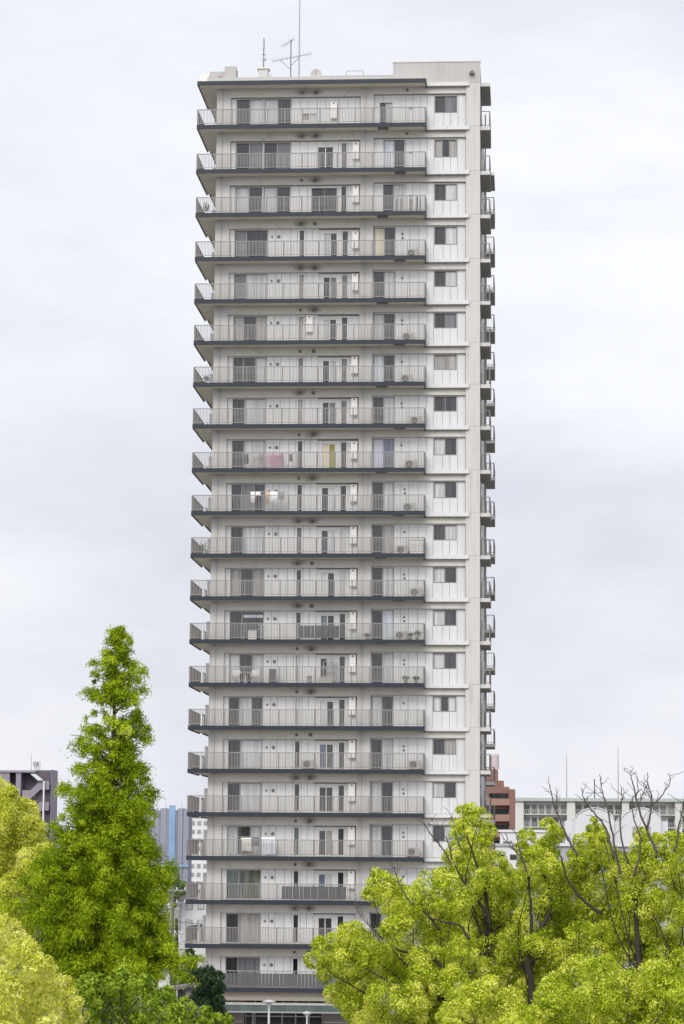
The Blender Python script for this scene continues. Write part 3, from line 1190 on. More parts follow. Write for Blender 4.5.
def px_lobes(L, Y, depth, seed):
    r = random.Random(seed)
    out = []
    for q in L:
        px, py, rp = q[:3]
        dy = q[3] if len(q) > 3 else r.uniform(-depth, depth)
        R = rp*mpp(Y)
        out.append((at(px, py, Y+dy), R*(1+dy/(Y-CAM[1]))))
    return out


def curve(pts, n=4):
    """rounds a polyline (Catmull-Rom)"""
    P = [np.array(p, dtype=float) for p in pts]
    if len(P) < 3:
        return P
    out = []
    for i in range(len(P)-1):
        p0 = P[max(i-1, 0)]
        p1, p2 = P[i], P[i+1]
        p3 = P[min(i+2, len(P)-1)]
        for j in range(n):
            t = j/n
            out.append(0.5*((2*p1)+(-p0+p2)*t+(2*p0-5*p1+4*p2-p3)*t*t+(-p0+3*p1-3*p2+p3)*t**3))
    out.append(P[-1])
    return out


def limb(mb, pts3, r0, r1, m, wob=0.03, seg=7):
    C_ = curve(pts3, 5)
    n = len(C_)
    q = [c+rng.normal(size=3)*wob*(0 if i == 0 else 1) for i, c in enumerate(C_)]
    mb.tube(q, [r0+(r1-r0)*(i/(n-1))**0.8 for i in range(n)], m, seg)


def fill_lobes(lobes, Y, n, seed, back=2.5):
    """lobes on the far side of the crown, so the tree is as deep as it is wide"""
    r = random.Random(seed)
    out = []
    for i in range(n):
        c, R = lobes[r.randrange(len(lobes))]
        c = np.array(c)
        v = unit((c-CAM)*np.array([1, 1, 0]))
        c = c+v*r.uniform(back*0.4, back*1.8)+np.array([r.uniform(-0.3, 0.3), 0, r.uniform(-0.9, -0.15)])
        out.append((c, R))
    return out


def lobed_tree(name, label, cat, group, D, lobes_px, trunk_px, mat, leaf, limbs=(), twigs=(), depth=1.6, per_m2=215, puff=0.42,
               tone=0.0, seed=1, trunk_r=0.20, back=0, aspect=0.42, autolimbs=True, droop=0.3, jitter=0.25):
    Y = CAM[1]+D
    base = at(trunk_px[0], 865, Y)
    base = np.array([base[0], Y, 0.0])
    t = thing(name, label, cat, tuple(base), group)
    lob = px_lobes(lobes_px, Y, depth, seed)
    allb = lob+(fill_lobes(lob, Y, back*3, seed) if back else [])
    P, A, B, T = crown_cloud(allb, leaf, per_m2, puff, tone, aspect, jitter, droop)
    quads_mesh('crown', P, A, B, T, mat, t)
    tb = MB()
    top = at(trunk_px[0], trunk_px[1], Y)
    mid = (base+top)/2+np.array([0.25, 0.2, 0])
    limb(tb, [base, mid, top], trunk_r, trunk_r*0.55, bark, 0.02, 10)
    if autolimbs:
        for c, R in lob:
            c = np.array(c)
            s = top+np.array([0, 0, rng.uniform(-1.2, 0.3)])
            if rng.random() < 0.35:
                continue
            m_ = (s+c)/2+np.array([rng.normal()*0.4, rng.normal()*0.4, -0.35])
            limb(tb, [s, m_, c], trunk_r*0.15, 0.012, bark, 0.02, 6)
    tb.build('trunk', t, True)
    for L in limbs:
        b = MB()
        pts = [at(p[0], p[1], Y+L['d']*0.33) for p in L['p']]
        limb(b, pts, L['r'][0]*0.5, L['r'][1]*0.6, bark, 0.012, 7)
        b.build('branch', t, True)
    for tw in twigs:
        b = MB()
        for L in tw:
            pts = [at(p[0], p[1], Y+L['d']) for p in L['p']]
            limb(b, pts, L['r'][0]*0.62, L['r'][1]*0.8, bark_grey, 0.012, 6)
            # fine side twigs
            for i in range(2*L.get('n', 3)+2):
                j = rng.integers(1, len(pts))
                f = rng.random()
                s = pts[j-1]*(1-f)+pts[j]*f
                dr = unit(pts[j]-pts[j-1])
                e = s+(dr*0.6+rng.normal(size=3)*np.array([0.6, 0.4, 0.25])+np.array([0, 0, 0.22]))*rng.uniform(0.18, 0.5)
                limb(b, [s, (s+e)/2+rng.normal(size=3)*0.04, e], L['r'][1]*0.8, 0.006, bark_grey, 0.01, 5)
        o = b.build('bare_branch', t, True)
        o['label'] = 'leafless branch standing out of the crown'
    return t


camph = leaf_mat('camphor_leaf', [(0.09, 0.16, 0.006), (0.34, 0.44, 0.013), (0.63, 0.67, 0.065), (0.83, 0.82, 0.22)], 0.36)
camph_pale = leaf_mat('camphor_young_leaf', [(0.25, 0.29, 0.018), (0.57, 0.60, 0.055), (0.77, 0.775, 0.16), (0.85, 0.84, 0.36)], 0.38)
camph_olive = leaf_mat('camphor_olive_leaf', [(0.18, 0.24, 0.01), (0.49, 0.54, 0.035), (0.73, 0.74, 0.11), (0.85, 0.83, 0.30)], 0.38)
dawn = leaf_mat('dawn_redwood_leaf', [(0.07, 0.13, 0.004), (0.22, 0.33, 0.008), (0.39, 0.49, 0.016), (0.58, 0.66, 0.06)], 0.42)
zelk = leaf_mat('broadleaf_green', [(0.05, 0.10, 0.008), (0.17, 0.27, 0.018), (0.30, 0.42, 0.032), (0.47, 0.57, 0.08)], 0.38)
darkl = leaf_mat('dark_evergreen_leaf', [(0.012, 0.030, 0.012), (0.028, 0.055, 0.022), (0.05, 0.09, 0.035)], 0.2)
palel = leaf_mat('pale_far_leaf', [(0.16, 0.25, 0.08), (0.26, 0.36, 0.13), (0.36, 0.45, 0.2)], 0.3)

GRP = 'yellow green camphor trees'
A_ = [(380, 882, 12), (371, 897, 10), (392, 893, 15), (410, 905, 18), (432, 890, 18), (452, 898, 20), (420, 925, 21), (440, 932, 22),
      (396, 932, 16), (352, 938, 15), (328, 948, 15), (314, 960, 9), (330, 970, 13), (350, 958, 16), (375, 960, 18), (400, 962, 20),
      (430, 966, 22), (346, 990, 11), (360, 1000, 16), (385, 998, 20), (410, 1003, 20), (440, 1008, 22), (350, 1012, 9), (375, 1023, 18), (400, 1035, 22), (455, 1035, 22), (450, 985, 18), (425, 985, 18), (462, 950, 16)]
lobed_tree('camphor_tree', 'yellow green camphor tree at centre reaching furthest left across the tower', 'tree', GRP, 78, A_, (450, 990), camph, 0.044,
           limbs=[dict(p=[(495, 1004), (470, 985), (447, 972), (430, 958), (400, 951)], r=(0.16, 0.06), d=-2.2),
                  dict(p=[(400, 951), (384, 940), (372, 928)], r=(0.06, 0.03), d=-2.2),
                  dict(p=[(440, 930), (425, 912), (408, 898)], r=(0.09, 0.04), d=-1.9),
                  dict(p=[(470, 940), (460, 926), (444, 922), (428, 918)], r=(0.09, 0.03), d=-2.2)],
           twigs=[[dict(p=[(372, 928), (360, 915), (354, 903)], r=(0.03, 0.01), d=-2.2, n=3)],
                  [dict(p=[(412, 905), (402, 890), (396, 875), (392, 862)], r=(0.045, 0.012), d=-1.9, n=4)]],
           seed=1, back=9, tone=0.02)
B_ = [(463, 812, 7), (472, 808, 6), (480, 818, 10), (487, 834, 10), (461, 834, 11), (476, 848, 13), (457, 855, 12), (497, 862, 11), (475, 870, 15),
      (506, 872, 9), (452, 880, 14), (490, 885, 16), (470, 900, 18), (502, 905, 16), (442, 878, 10), (480, 925, 20), (510, 930, 16), (460, 940, 20), (495, 955, 20), (520, 965, 18), (465, 965, 18), (488, 978, 18)]
lobed_tree('camphor_tree', 'camphor tree with the tallest pointed crown at the tower right corner', 'tree', GRP, 84, B_, (487, 930), camph, 0.044,
           limbs=[dict(p=[(490, 925), (486, 900), (482, 880), (474, 858), (467, 836)], r=(0.15, 0.04), d=-2.1),
                  dict(p=[(487, 918), (476, 898), (464, 882), (455, 866)], r=(0.12, 0.04), d=-2.1)],
           twigs=[[dict(p=[(450, 862), (440, 845), (428, 830), (423, 822)], r=(0.05, 0.012), d=-1, n=5),
                   dict(p=[(452, 860), (446, 838), (436, 822)], r=(0.04, 0.01), d=-1, n=4)],
                  [dict(p=[(462, 850), (456, 835), (452, 818)], r=(0.04, 0.01), d=-1, n=3)]],
           seed=2, back=8, tone=0.02)
C_ = [(527, 838, 9), (522, 848, 7), (548, 826, 8), (556, 834, 9), (550, 846, 12), (534, 860, 14), (553, 868, 14), (525, 880, 13), (545, 895, 18),
      (565, 880, 15), (518, 905, 12), (535, 922, 20), (560, 920, 20), (576, 903, 15), (515, 945, 18), (545, 952, 20), (572, 940, 18), (512, 972, 16), (548, 978, 18), (575, 962, 18), (530, 990, 16)]
lobed_tree('camphor_tree', 'camphor tree with a dark forked trunk in front of the white arched hall', 'tree', GRP, 82, C_, (528, 962), camph, 0.044,
           limbs=[dict(p=[(532, 1012), (531, 985), (529, 958), (540, 930), (550, 910), (549, 888), (541, 868), (532, 855)], r=(0.24, 0.05), d=-3.0),
                  dict(p=[(527, 956), (531, 925), (530, 895), (527, 868)], r=(0.13, 0.04), d=-3.0),
                  dict(p=[(549, 890), (556, 872), (566, 862)], r=(0.06, 0.025), d=-2.6)],
           twigs=[[dict(p=[(527, 872), (521, 858), (511, 846), (503, 838)], r=(0.05, 0.012), d=-2.5, n=5),
                   dict(p=[(524, 864), (518, 846), (517, 832)], r=(0.03, 0.01), d=-2.5, n=2)]],
           seed=3, back=7, tone=-0.02, trunk_r=0.13)
D_ = [(594, 821, 4), (590, 829, 4), (599, 828, 5), (603, 836, 6), (584, 842, 10), (600, 852, 13), (612, 862, 14), (585, 865, 13), (641, 836, 8), (655, 846, 12), (672, 842, 11), (686, 850, 13),
      (640, 856, 13), (625, 875, 16), (660, 868, 17), (682, 880, 18), (600, 890, 18), (590, 912, 14), (615, 915, 19), (645, 900, 19), (670, 910, 20),
      (606, 935, 14), (628, 943, 19), (655, 940, 20), (683, 945, 20), (700, 915, 20), (600, 960, 18), (630, 966, 20), (660, 966, 20), (690, 968, 20), (645, 930, 16), (580, 935, 14)]
d0 = -2.2
lobed_tree('camphor_tree', 'camphor tree at the right edge with many leafless branches above its crown', 'tree', GRP, 80, D_, (645, 985), camph, 0.044,
           limbs=[dict(p=[(645, 990), (639, 965), (637, 940), (636, 915), (634, 898), (616, 882), (613, 850)], r=(0.22, 0.05), d=d0),
                  dict(p=[(602, 914), (582, 899), (568, 880), (561, 855)], r=(0.12, 0.04), d=d0),
                  dict(p=[(636, 905), (642, 885), (651, 868), (658, 852)], r=(0.08, 0.045), d=d0),
                  dict(p=[(676, 890), (670, 872), (666, 855)], r=(0.06, 0.03), d=d0)],
           twigs=[[dict(p=[(578, 856), (564, 830), (554, 804), (550, 786)], r=(0.07, 0.014), d=d0, n=3),
                   dict(p=[(556, 808), (557, 798), (556, 788)], r=(0.03, 0.01), d=d0, n=1)],
                  [dict(p=[(614, 858), (606, 828), (594, 813), (585, 802), (582, 788)], r=(0.07, 0.014), d=d0, n=4)],
                  [dict(p=[(620, 874), (614, 842), (608, 812), (602, 792), (600, 775)], r=(0.065, 0.014), d=d0+0.3, n=4)],
                  [dict(p=[(628, 864), (620, 832), (621, 803), (622, 788)], r=(0.055, 0.014), d=d0+0.2, n=3)],
                  [dict(p=[(634, 876), (641, 842), (633, 816), (632, 798)], r=(0.055, 0.014), d=d0, n=3)],
                  [dict(p=[(658, 853), (645, 826), (637, 802), (633, 784), (630, 773)], r=(0.075, 0.014), d=d0, n=3),
                   dict(p=[(638, 804), (645, 790), (648, 782)], r=(0.03, 0.01), d=d0, n=1),
                   dict(p=[(636, 798), (638, 785), (636, 773)], r=(0.03, 0.01), d=d0, n=1),
                   dict(p=[(647, 830), (652, 804), (648, 786), (647, 773)], r=(0.055, 0.014), d=d0, n=3),
                   dict(p=[(651, 806), (662, 796), (669, 784), (669, 773)], r=(0.04, 0.012), d=d0, n=2)],
                  [dict(p=[(675, 852), (678, 832), (682, 812), (685, 794)], r=(0.06, 0.014), d=d0, n=4)]],
           seed=4, back=9, tone=0.0)
E_ = [(470, 1003, 19), (490, 995, 17), (507, 1008, 18), (460, 1018, 16), (528, 1020, 14), (485, 1022, 22), (510, 1035, 20), (450, 1040, 18)]
lobed_tree('camphor_tree', 'low rounded camphor crown at the bottom edge below the forked trunk', 'tree', GRP, 62, E_, (488, 1045), camph, 0.042, seed=5, back=5, tone=0.05)
E2 = [(556, 988, 16), (578, 975, 18), (600, 972, 18), (570, 1005, 20), (598, 1000, 21), (630, 990, 20), (655, 978, 18), (640, 1012, 23), (668, 1002, 21),
      (688, 985, 18), (548, 1015, 15), (615, 1022, 20), (585, 1028, 20), (690, 1018, 20), (560, 1035, 18), (655, 1032, 20)]
lobed_tree('camphor_tree', 'broad low camphor crown along the bottom right corner', 'tree', GRP, 66, E2, (615, 1050), camph, 0.042, seed=6, back=8, tone=-0.02)
F_ = [(-8, 788, 16), (8, 800, 13), (26, 813, 12), (6, 824, 18), (33, 832, 13), (20, 846, 18), (44, 850, 9), (3, 860, 18), (30, 866, 16), (49, 868, 9),
      (10, 890, 18), (34, 888, 15), (0, 915, 18), (28, 908, 14)]
lobed_tree('camphor_tree', 'olive yellow camphor tree at the left edge in front of the purple building', 'tree', GRP, 118, F_, (2, 930), camph_olive, 0.055,
           seed=7, back=6, tone=0.0, puff=0.48, autolimbs=False)
G_ = [(-6, 926, 16), (10, 934, 15), (22, 954, 15), (0, 960, 20), (38, 968, 13), (54, 977, 12), (32, 985, 16), (6, 994, 20), (65, 992, 12), (73, 1006, 10),
      (50, 1005, 16), (26, 1015, 18), (-2, 1024, 20), (74, 1022, 9), (54, 1030, 16)]
lobed_tree('camphor_tree', 'pale cream yellow camphor tree in the bottom left corner', 'tree', GRP, 56, G_, (5, 1040), camph_pale, 0.042, seed=8, back=6, tone=0.02, per_m2=230, puff=0.5, autolimbs=False)

I_ = [(94, 985, 12), (118, 984, 15), (144, 988, 14), (166, 999, 12), (186, 1008, 10), (206, 1016, 9), (218, 1022, 8), (84, 996, 10), (108, 1006, 18), (140, 1010, 18), (175, 1020, 14), (92, 1008, 12),
      (125, 1030, 20), (160, 1032, 18), (195, 1030, 12)]
lobed_tree('broadleaf_tree', 'fresh green broadleaf tree at the bottom under the conifer', 'tree', None, 60, I_, (140, 1050), zelk, 0.055, seed=9, back=5,
           tone=0.02, per_m2=110, puff=0.42, aspect=0.5, jitter=0.5, droop=0.6)
J_ = [(209, 972, 6.5), (201, 977, 6), (218, 977, 6), (207, 985, 10), (217, 989, 8.5), (200, 993, 7), (210, 1001, 10), (219, 1001, 6)]
lobed_tree('dark_shrub', 'dark green dense shrub tree at the foot of the tower', 'shrub', None, 150, J_, (208, 1010), darkl, 0.085, seed=10, back=3, per_m2=60,
           jitter=0.6, trunk_r=0.15, depth=0.6)
lobed_tree('dark_tree', 'dark tree half hidden between the conifer and the tower', 'tree', None, 172, [(190, 953, 4), (194, 959, 4), (190, 967, 5), (185, 975, 5)],
           (193, 985), darkl, 0.13, seed=12, back=2, per_m2=32, jitter=0.5, trunk_r=0.15, depth=0.6, tone=0.2)
lobed_tree('pale_tree', 'small pale green tree among the white roofs far left', 'tree', None, 232, [(175, 877, 5), (168, 884, 5), (182, 886, 5), (176, 891, 8), (170, 894, 6)], (175, 900), palel, 0.15,
           seed=13, back=2, per_m2=22, trunk_r=0.2, depth=0.8)


# --- the dawn redwood: tiers of drooping sprays on a straight trunk
def dawn_redwood():
    D = 105
    Y = CAM[1]+D
    m = mpp(Y)
    tip = at(118, 626, Y)
    foot = np.array([at(112, 865, Y)[0], Y, 0.0])
    t = thing('dawn_redwood', 'tall pointed bright green conifer standing left of the tower', 'tree', tuple(foot))
    tb = MB()
    pts = [foot, (foot*0.6+tip*0.4)+np.array([0.05, 0, 0]), (foot*0.3+tip*0.7)-np.array([0.12, 0, 0]), tip]
    limb(tb, pts, 0.36, 0.012, bark, 0.01, 9)

    def axis(z):
        f = (z-foot[2])/(tip[2]-foot[2])
        return foot*(1-f)+tip*f
    # outline: (py, left px, right px)
    prof = [(628, 117, 119.5), (632, 113, 124), (638, 108, 129), (648, 100, 136), (660, 95, 141), (674, 88, 144), (690, 84, 147), (702, 82, 150), (716, 82, 155), (730, 80, 152),
            (742, 73, 150), (756, 70, 152), (768, 80, 155), (782, 62, 159), (800, 54, 158), (815, 55, 158), (832, 60, 160), (850, 40, 162), (870, 22, 168), (890, 14, 166),
            (910, 12, 162), (930, 14, 172), (948, 18, 189), (965, 26, 187), (985, 35, 160)]
    zz = [at(118, p[0], Y)[2] for p in prof]
    Ps, Ns, Ts = [], [], []
    bb = MB()
    z = tip[2]-0.12
    ang = 0.7
    while z > zz[-1]:
        i = 0
        while i < len(zz)-2 and zz[i+1] > z:
            i += 1
        f = (zz[i]-z)/(zz[i]-zz[i+1])
        lpx = prof[i][1]*(1-f)+prof[i+1][1]*f
        rpx = prof[i][2]*(1-f)+prof[i+1][2]*f
        ax = axis(z)
        axpx = 342+F_PX*((ax-CAM)@_r)/((ax-CAM)@_f)
        Rl = max(0.04, (axpx-lpx)*m)
        Rr = max(0.04, (rpx-axpx)*m)
        Rm = (Rl+Rr)/2
        ang += 2.39996+rng.normal(0, 0.3)
        cx = math.cos(ang)
        R = (Rr if cx > 0 else Rl)*abs(cx)+Rm*(1-abs(cx))
        R *= rng.uniform(0.70, 1.10)
        dirv = np.array([cx, math.sin(ang), 0])
        rise = rng.uniform(0.1, 0.5)
        s = ax-np.array([0, 0, R*rise*0.7])
        p1 = s+dirv*R*0.5+np.array([0, 0, R*rise*0.75])
        p2 = s+dirv*R+np.array([0, 0, R*rise])
        z -= rng.uniform(0.04, 0.075)*(1.0 if Rm < 1.8 else 0.5)
        if math.sin(2.3*z+1.3)+math.sin(3.0*ang+1.7*z) < -1.05 and tip[2]-8.5 < z < tip[2]-1.5:
            continue
        if R > 0.5:
            limb(bb, [s, p1, p2], 0.018+0.010*R, 0.008, bark, 0.01, 5)
        ns = max(2, int(R*2.0+1))
        for q in range(ns):
            u = (q+rng.uniform(0.3, 1.0))/ns
            u = max(0.25, u)**0.8
            c = (1-u)**2*s+2*u*(1-u)*p1+u*u*p2
            c = c+rng.normal(size=3)*np.array([0.12, 0.12, 0.10])*(1+0.3*R)
            rs = rng.uniform(0.16, 0.36)*(0.62+0.22*min(R, 3.2))
            an_ = rng.uniform(0.7, 1.5, 3)*np.array([1, 1, 0.8])
            c = c-dirv*rs*0.5*u
            n = int(220*(rs/0.3)**2)+24
            dd = unit(rng.normal(size=(n, 3))+np.array([0, 0, 0.2]))
            rad = rs*np.abs(rng.normal(0.75, 0.33, n))
            P = c+dd*rad[:, None]*an_
            P[:, 2] -= 0.45*np.linalg.norm((P-c)[:, :2], axis=1)**1.2
            N = unit(dd+rng.normal(size=(n, 3))*0.5+np.array([0, 0, 0.2]))
            tb_ = rng.normal(0, 0.14)
            Ts.append(np.clip(0.48+tb_+rng.normal(0, 0.17, n), 0, 1))
            Ps.append(P)
            Ns.append(N)
    P = np.concatenate(Ps)
    A, B = leaf_axes(np.concatenate(Ns), 0.075, 0.28, 0.9)
    quads_mesh('crown', P, A, B, np.concatenate(Ts), dawn, t)
    tb.build('trunk', t, True)
    bb.build('branches', t, True)


dawn_redwood()


# ------------------------------------------------------------------ buildings behind
def far_xz(px, py, Y):
    p = at(px, py, Y)
    return p[0], p[2]


# purple brown block at the left edge
purple = weathered('purple_brown_tile', (0.088, 0.074, 0.092), (0.062, 0.054, 0.07), 0.5, 0.6)
purple_l = weathered('mauve_parapet', (0.225, 0.20, 0.24), (0.17, 0.152, 0.19), 0.5, 0.7)
Y1 = 191.0
s1 = mpp(Y1)
bd = thing('stairwell_building', 'purple brown apartment block with an outdoor staircase at the left edge', 'building', (at(30, 865, Y1)[0], Y1, 0))
xa = at(-110, 800, Y1)[0]
xs, _ = far_xz(35, 800, Y1)
xe, _ = far_xz(51, 800, Y1)
zt = far_xz(45, 770, Y1)[1]
zl = far_xz(20, 772.5, Y1)[1]
b = MB()
b.box(xa, xs, Y1+2.2, Y1+4.7, 0, zl, purple)
b.box(xs, xe, Y1+0.9, Y1+4.7, 0, zt, purple)
b.box(xe, xe+0.06, Y1-0.2, Y1+4.7, 0, zt+0.05, purple_l)
x3, x9, x19 = far_xz(3, 800, Y1)[0], far_xz(9, 800, Y1)[0], far_xz(19, 800, Y1)[0]
b.box(xa, x9, Y1, Y1+2.19, 0, zl-0.01, purple_l)
b.box(x19-0.5, x19+0.2, Y1, Y1+2.19, 0, zl-0.012, purple_l)
b.build('wall', bd)
b = MB()
b.box(xa-0.3, xs, Y1-0.2, Y1+4.7, zl, zl+0.3, purple_l)
b.build('roof', bd)
xf = [far_xz(p, 800, Y1)[0] for p in (22, 33, 40, 49)]
fl = 2.92
for i in range(8):
    z = far_xz(40, 788.5, Y1)[1]-i*fl*0.99
    if z < 2:
        break
    f = MB()
    f.box(xf[2], xf[3], Y1, Y1+0.25, z-0.15, z+1.05, purple_l)
    f.box(xf[2], xf[3], Y1+0.26, Y1+0.895, z-0.15, z, purple_l)
    f.build('landing', bd)
    f = MB()
    f.prism([(xf[1]-0.4, z-1.45), (xf[2]-0.002, z-0.15), (xf[2]-0.002, z+1.05), (xf[1]-0.4, z-0.25)], Y1+0.02, Y1+0.3, purple_l)
    f.box(xf[0], xf[1]-0.402, Y1+0.01, Y1+0.3, z-1.45, z-0.25, purple_l)
    f.build('stair_flight', bd)
    f = MB()
    f.box(x9+0.3, x19-0.6, Y1+2.1, Y1+2.195, z-0.3, z+1.0, M['D'])
    f.build('window', bd)
b = MB()
zr = far_xz(32, 774, Y1)[1]
b.prism([(far_xz(px, py, Y1)[0], far_xz(px, py, Y1)[1]) for px, py in ((31, 774), (36.3, 774), (44, 780.4), (38.6, 780.6))], Y1-0.5, Y1-0.25, plain('white_sheet_roof', (0.50, 0.52, 0.55), 0.4))
b.build('canopy', bd)
b = MB()
b.tube([(far_xz(44, 800, Y1)[0], Y1-0.35, 0), (far_xz(44, 800, Y1)[0], Y1-0.35, zr-1.0)], 0.12, M['heater'], 7)
b.build('drain_pipe', bd)
b = MB()
for i in range(4):
    x = far_xz(30, 800, Y1)[0]+i*0.25
    b.tube([(x, Y1+3, zl), (x, Y1+3, zl+1.6)], 0.05, M['grey'], 5)
b.box(far_xz(29, 800, Y1)[0], far_xz(33.5, 800, Y1)[0], Y1+2.5, Y1+3.5, zl+1.0, zl+1.6, M['grey'])
b.build('roof_tank', bd)
x26 = far_xz(26, 760, Y1)[0]
b = MB()
b.tube([(x26, Y1+4, zl), (x26, Y1+4, far_xz(26, 752, Y1)[1])], [0.07, 0.03], M['grey'], 6)
tag(b.build('mast'), 'thin mast on the purple brown block', 'mast', 'thin masts on far roofs')

# scaffolded blue grey tower
net = weathered('scaffold_net', (0.24, 0.255, 0.32), (0.18, 0.19, 0.26), 0.9, 0.8, 0.9, 0.03)
bstripe = plain('blue_sheet', (0.19, 0.295, 0.44), 0.6, 0, 0.4, 0.15, 0.4)
Y2 = 271.0
bd = thing('netted_building', 'blue grey building wrapped in netting with a bright blue stripe', 'building', (at(170, 865, Y2)[0], Y2, 0))
x0, zt = far_xz(126, 808, Y2)
x1 = far_xz(189, 808, Y2)[0]
b = MB()
n = 11
for i in range(n):
    a = x0+(x1-x0)*i/n
    c = x0+(x1-x0)*(i+1)/n
    b.box(a+0.03, c-0.03, Y2+0.02*(i % 2), Y2+5, 0, zt-0.15*(i % 3), net)
for i in range(13):
    zz = zt-1.0-i*1.75
    b.box(x0, x1, Y2-0.05, Y2-0.001, zz, zz+0.06, M['grey'])
b.build('wall', bd)
b = MB()
xa, xb = far_xz(169.5, 808, Y2)[0], far_xz(175.8, 808, Y2)[0]
b.box(xa, xb, Y2-0.35, Y2-0.06, 8, zt+0.5, bstripe)
b.box(x0, x1, Y2-0.30, Y2-0.055, far_xz(170, 867, Y2)[1], far_xz(170, 864.5, Y2)[1], bstripe)
b.box(far_xz(131, 840, Y2)[0], far_xz(139, 840, Y2)[0], Y2-0.3, Y2-0.055, far_xz(135, 852, Y2)[1], far_xz(135, 842, Y2)[1], bstripe)
b.build('blue_sheeting', bd)
b = MB()
for px in (158, 166, 182, 188):
    x = far_xz(px, 808, Y2)[0]
    b.tube([(x, Y2-0.2, 0), (x, Y2-0.2, zt+0.9)], 0.06, M['steel'], 5)
b.build('scaffold_pole', bd)


def block(name, label, Y, px0, px1, py_top, depth, wm, rows, winmat='D', cols=6, px_per=12.5, wh=0.55, roofm=None, over=0.3, first=4.0, wfrac=0.6):
    x0, zt = far_xz(px0, py_top, Y)
    x1 = far_xz(px1, py_top, Y)[0]
    t = thing(name, label, 'building', ((x0+x1)/2, Y, 0))
    b = MB()
    b.box(x0, x1, Y, Y+depth, 0, zt, wm)
    b.build('wall', t)
    r = MB()
    r.box(x0-over, x1+over, Y-over, Y+depth+over, zt, zt+0.35, roofm or wm)
    r.build('roof', t)
    st_ = px_per*mpp(Y)
    w = (x1-x0)/cols
    for j in range(rows):
        z = zt-first*mpp(Y)-j*st_
        if z < 3:
            break
        for i in range(cols):
            f = MB()
            a = x0+w*(i+0.5-wfrac/2)
            c = a+w*wfrac
            f.box(a, c, Y-0.06, Y-0.003, z-st_*wh, z, M['frame'])
            o = f.build('window', t)
            f = MB()
            f.box(a+0.06, c-0.06, Y-0.075, Y-0.061, z-st_*wh+0.06, z-0.06, M[winmat])
            f.build('pane', o)
    return t


white_far = weathered('white_render', (0.56, 0.56, 0.57), (0.4, 0.4, 0.42), 0.5)
grey_far = weathered('grey_render', (0.32, 0.32, 0.335), (0.24, 0.24, 0.255), 0.5)
block('apartment_block', 'distant white apartment block seen between netting and tower', 330, 190, 215, 817, 14, white_far, 9, 'G', 4, 8.5, 0.5)
block('white_house', 'small white house behind the gap left of the conifer', 250, 54, 82, 836, 10, white_far, 4, 'D', 3, 9, 0.5)
block('low_white_hall', 'low white flat roofed hall with rooftop machines beyond the conifer', 75, 140, 178, 908, 12, white_far, 1, 'M', 2, 30, 0.3, first=40)
block('grey_annex', 'low pale grey annex with a flat roof behind the utility poles', 95, 130, 186, 893, 12, grey_far, 2, 'D', 6, 10, 0.5, first=2)
block('white_house', 'white box shaped house touching the tower left side', 55, 172, 207, 890, 9, white_far, 2, 'C', 3, 20, 0.5, first=9)
# rooftop machines
rt0 = None
for i, (px, py) in enumerate(((148, 893), (155, 893), (163, 884), (168, 884), (160, 893))):
    Yr = 80 if py > 890 else 98
    p = at(px, 908 if py > 890 else 893, Yr)
    lab = ['leftmost grey machine on the low white hall roof', 'middle grey machine on the low white hall roof', 'left machine on the grey annex roof',
           'right machine on the grey annex roof', 'rightmost grey machine on the low white hall roof'][i]
    loc = (p[0], Yr, p[2]+0.35)
    if rt0 is None:
        rt0 = thing('rooftop_unit', lab, 'air conditioner', loc, 'rooftop machines on low roofs')
        b = MB()
        X, Z = loc[0], loc[2]
        b.box(X-0.6, X+0.6, Yr-0.4, Yr+0.4, Z+0.1, Z+1.5, M['acwhite'])
        b.build('casing', rt0)
        b = MB()
        b.lathe((X, Yr-0.43, Z+0.95), [(0.38, 0), (0.38, 0.028)], M['dark'], 14, 'y')
        b.build('fan', rt0)
        b = MB()
        b.box(X-0.6, X+0.6, Yr-0.4, Yr+0.4, Z, Z+0.098, M['dark'])
        b.build('base', rt0)
    else:
        copy_thing(rt0, loc, lab)


def utility_pole(px, py_top, D, label, arms):
    Y = CAM[1]+D
    x, z = far_xz(px, py_top, Y)
    t = thing('utility_pole', label, 'utility pole', (x, Y, 0), 'concrete utility poles left of the tower')
    b = MB()
    b.tube([(x, Y, 0), (x, Y, z)], [0.17, 0.11], plain('pole_concrete', (0.13, 0.128, 0.125), 0.8), 9)
    b.build('pole', t, True)
    for dz, w in arms:
        b = MB()
        b.box(x-w, x+w, Y-0.1, Y+0.1, z-dz-0.08, z-dz, M['grey'])
        for q in (-0.9, -0.3, 0.3, 0.9):
            b.lathe((x+w*q, Y, z-dz), [(0.05, 0), (0.07, 0.1), (0.04, 0.2)], M['heater'], 7)
        b.build('crossarm', t)
    b = MB()
    b.lathe((x+0.42, Y, z-2.6), [(0.24, 0), (0.26, 0.1), (0.26, 0.8), (0.2, 0.9)], M['grey'], 10)
    b.build('transformer', t)
    return (x, Y, z)


p1 = utility_pole(158, 904, 222, 'shorter plain utility pole beside the conifer', [(0.3, 0.6)])
p2 = utility_pole(173, 886, 218, 'taller utility pole with cross arms left of the tower', [(0.3, 1.1), (1.3, 1.1), (3.8, 0.9)])
b = MB()
for dz, q in ((0.3, -0.9), (0.3, 0.3), (1.3, 0.9), (3.0, 0.2)):
    pts = []
    for i in range(13):
        u = i/12
        xx = p2[0]+q-60*u
        pts.append((xx, p2[1]+12*u, p2[2]-dz+0.15-2.2*math.sin(PI*u)))
    b.tube(pts, 0.02, M['dark'], 4)
    pts = [(p2[0]+q+30*(i/8), p2[1]+20*(i/8), p2[2]-dz+0.15-1.0*math.sin(PI*i/8)) for i in range(9)]
    b.tube(pts, 0.02, M['dark'], 4)
tag(b.build('power_lines'), 'thin dark power lines strung from the taller utility pole', 'cable')

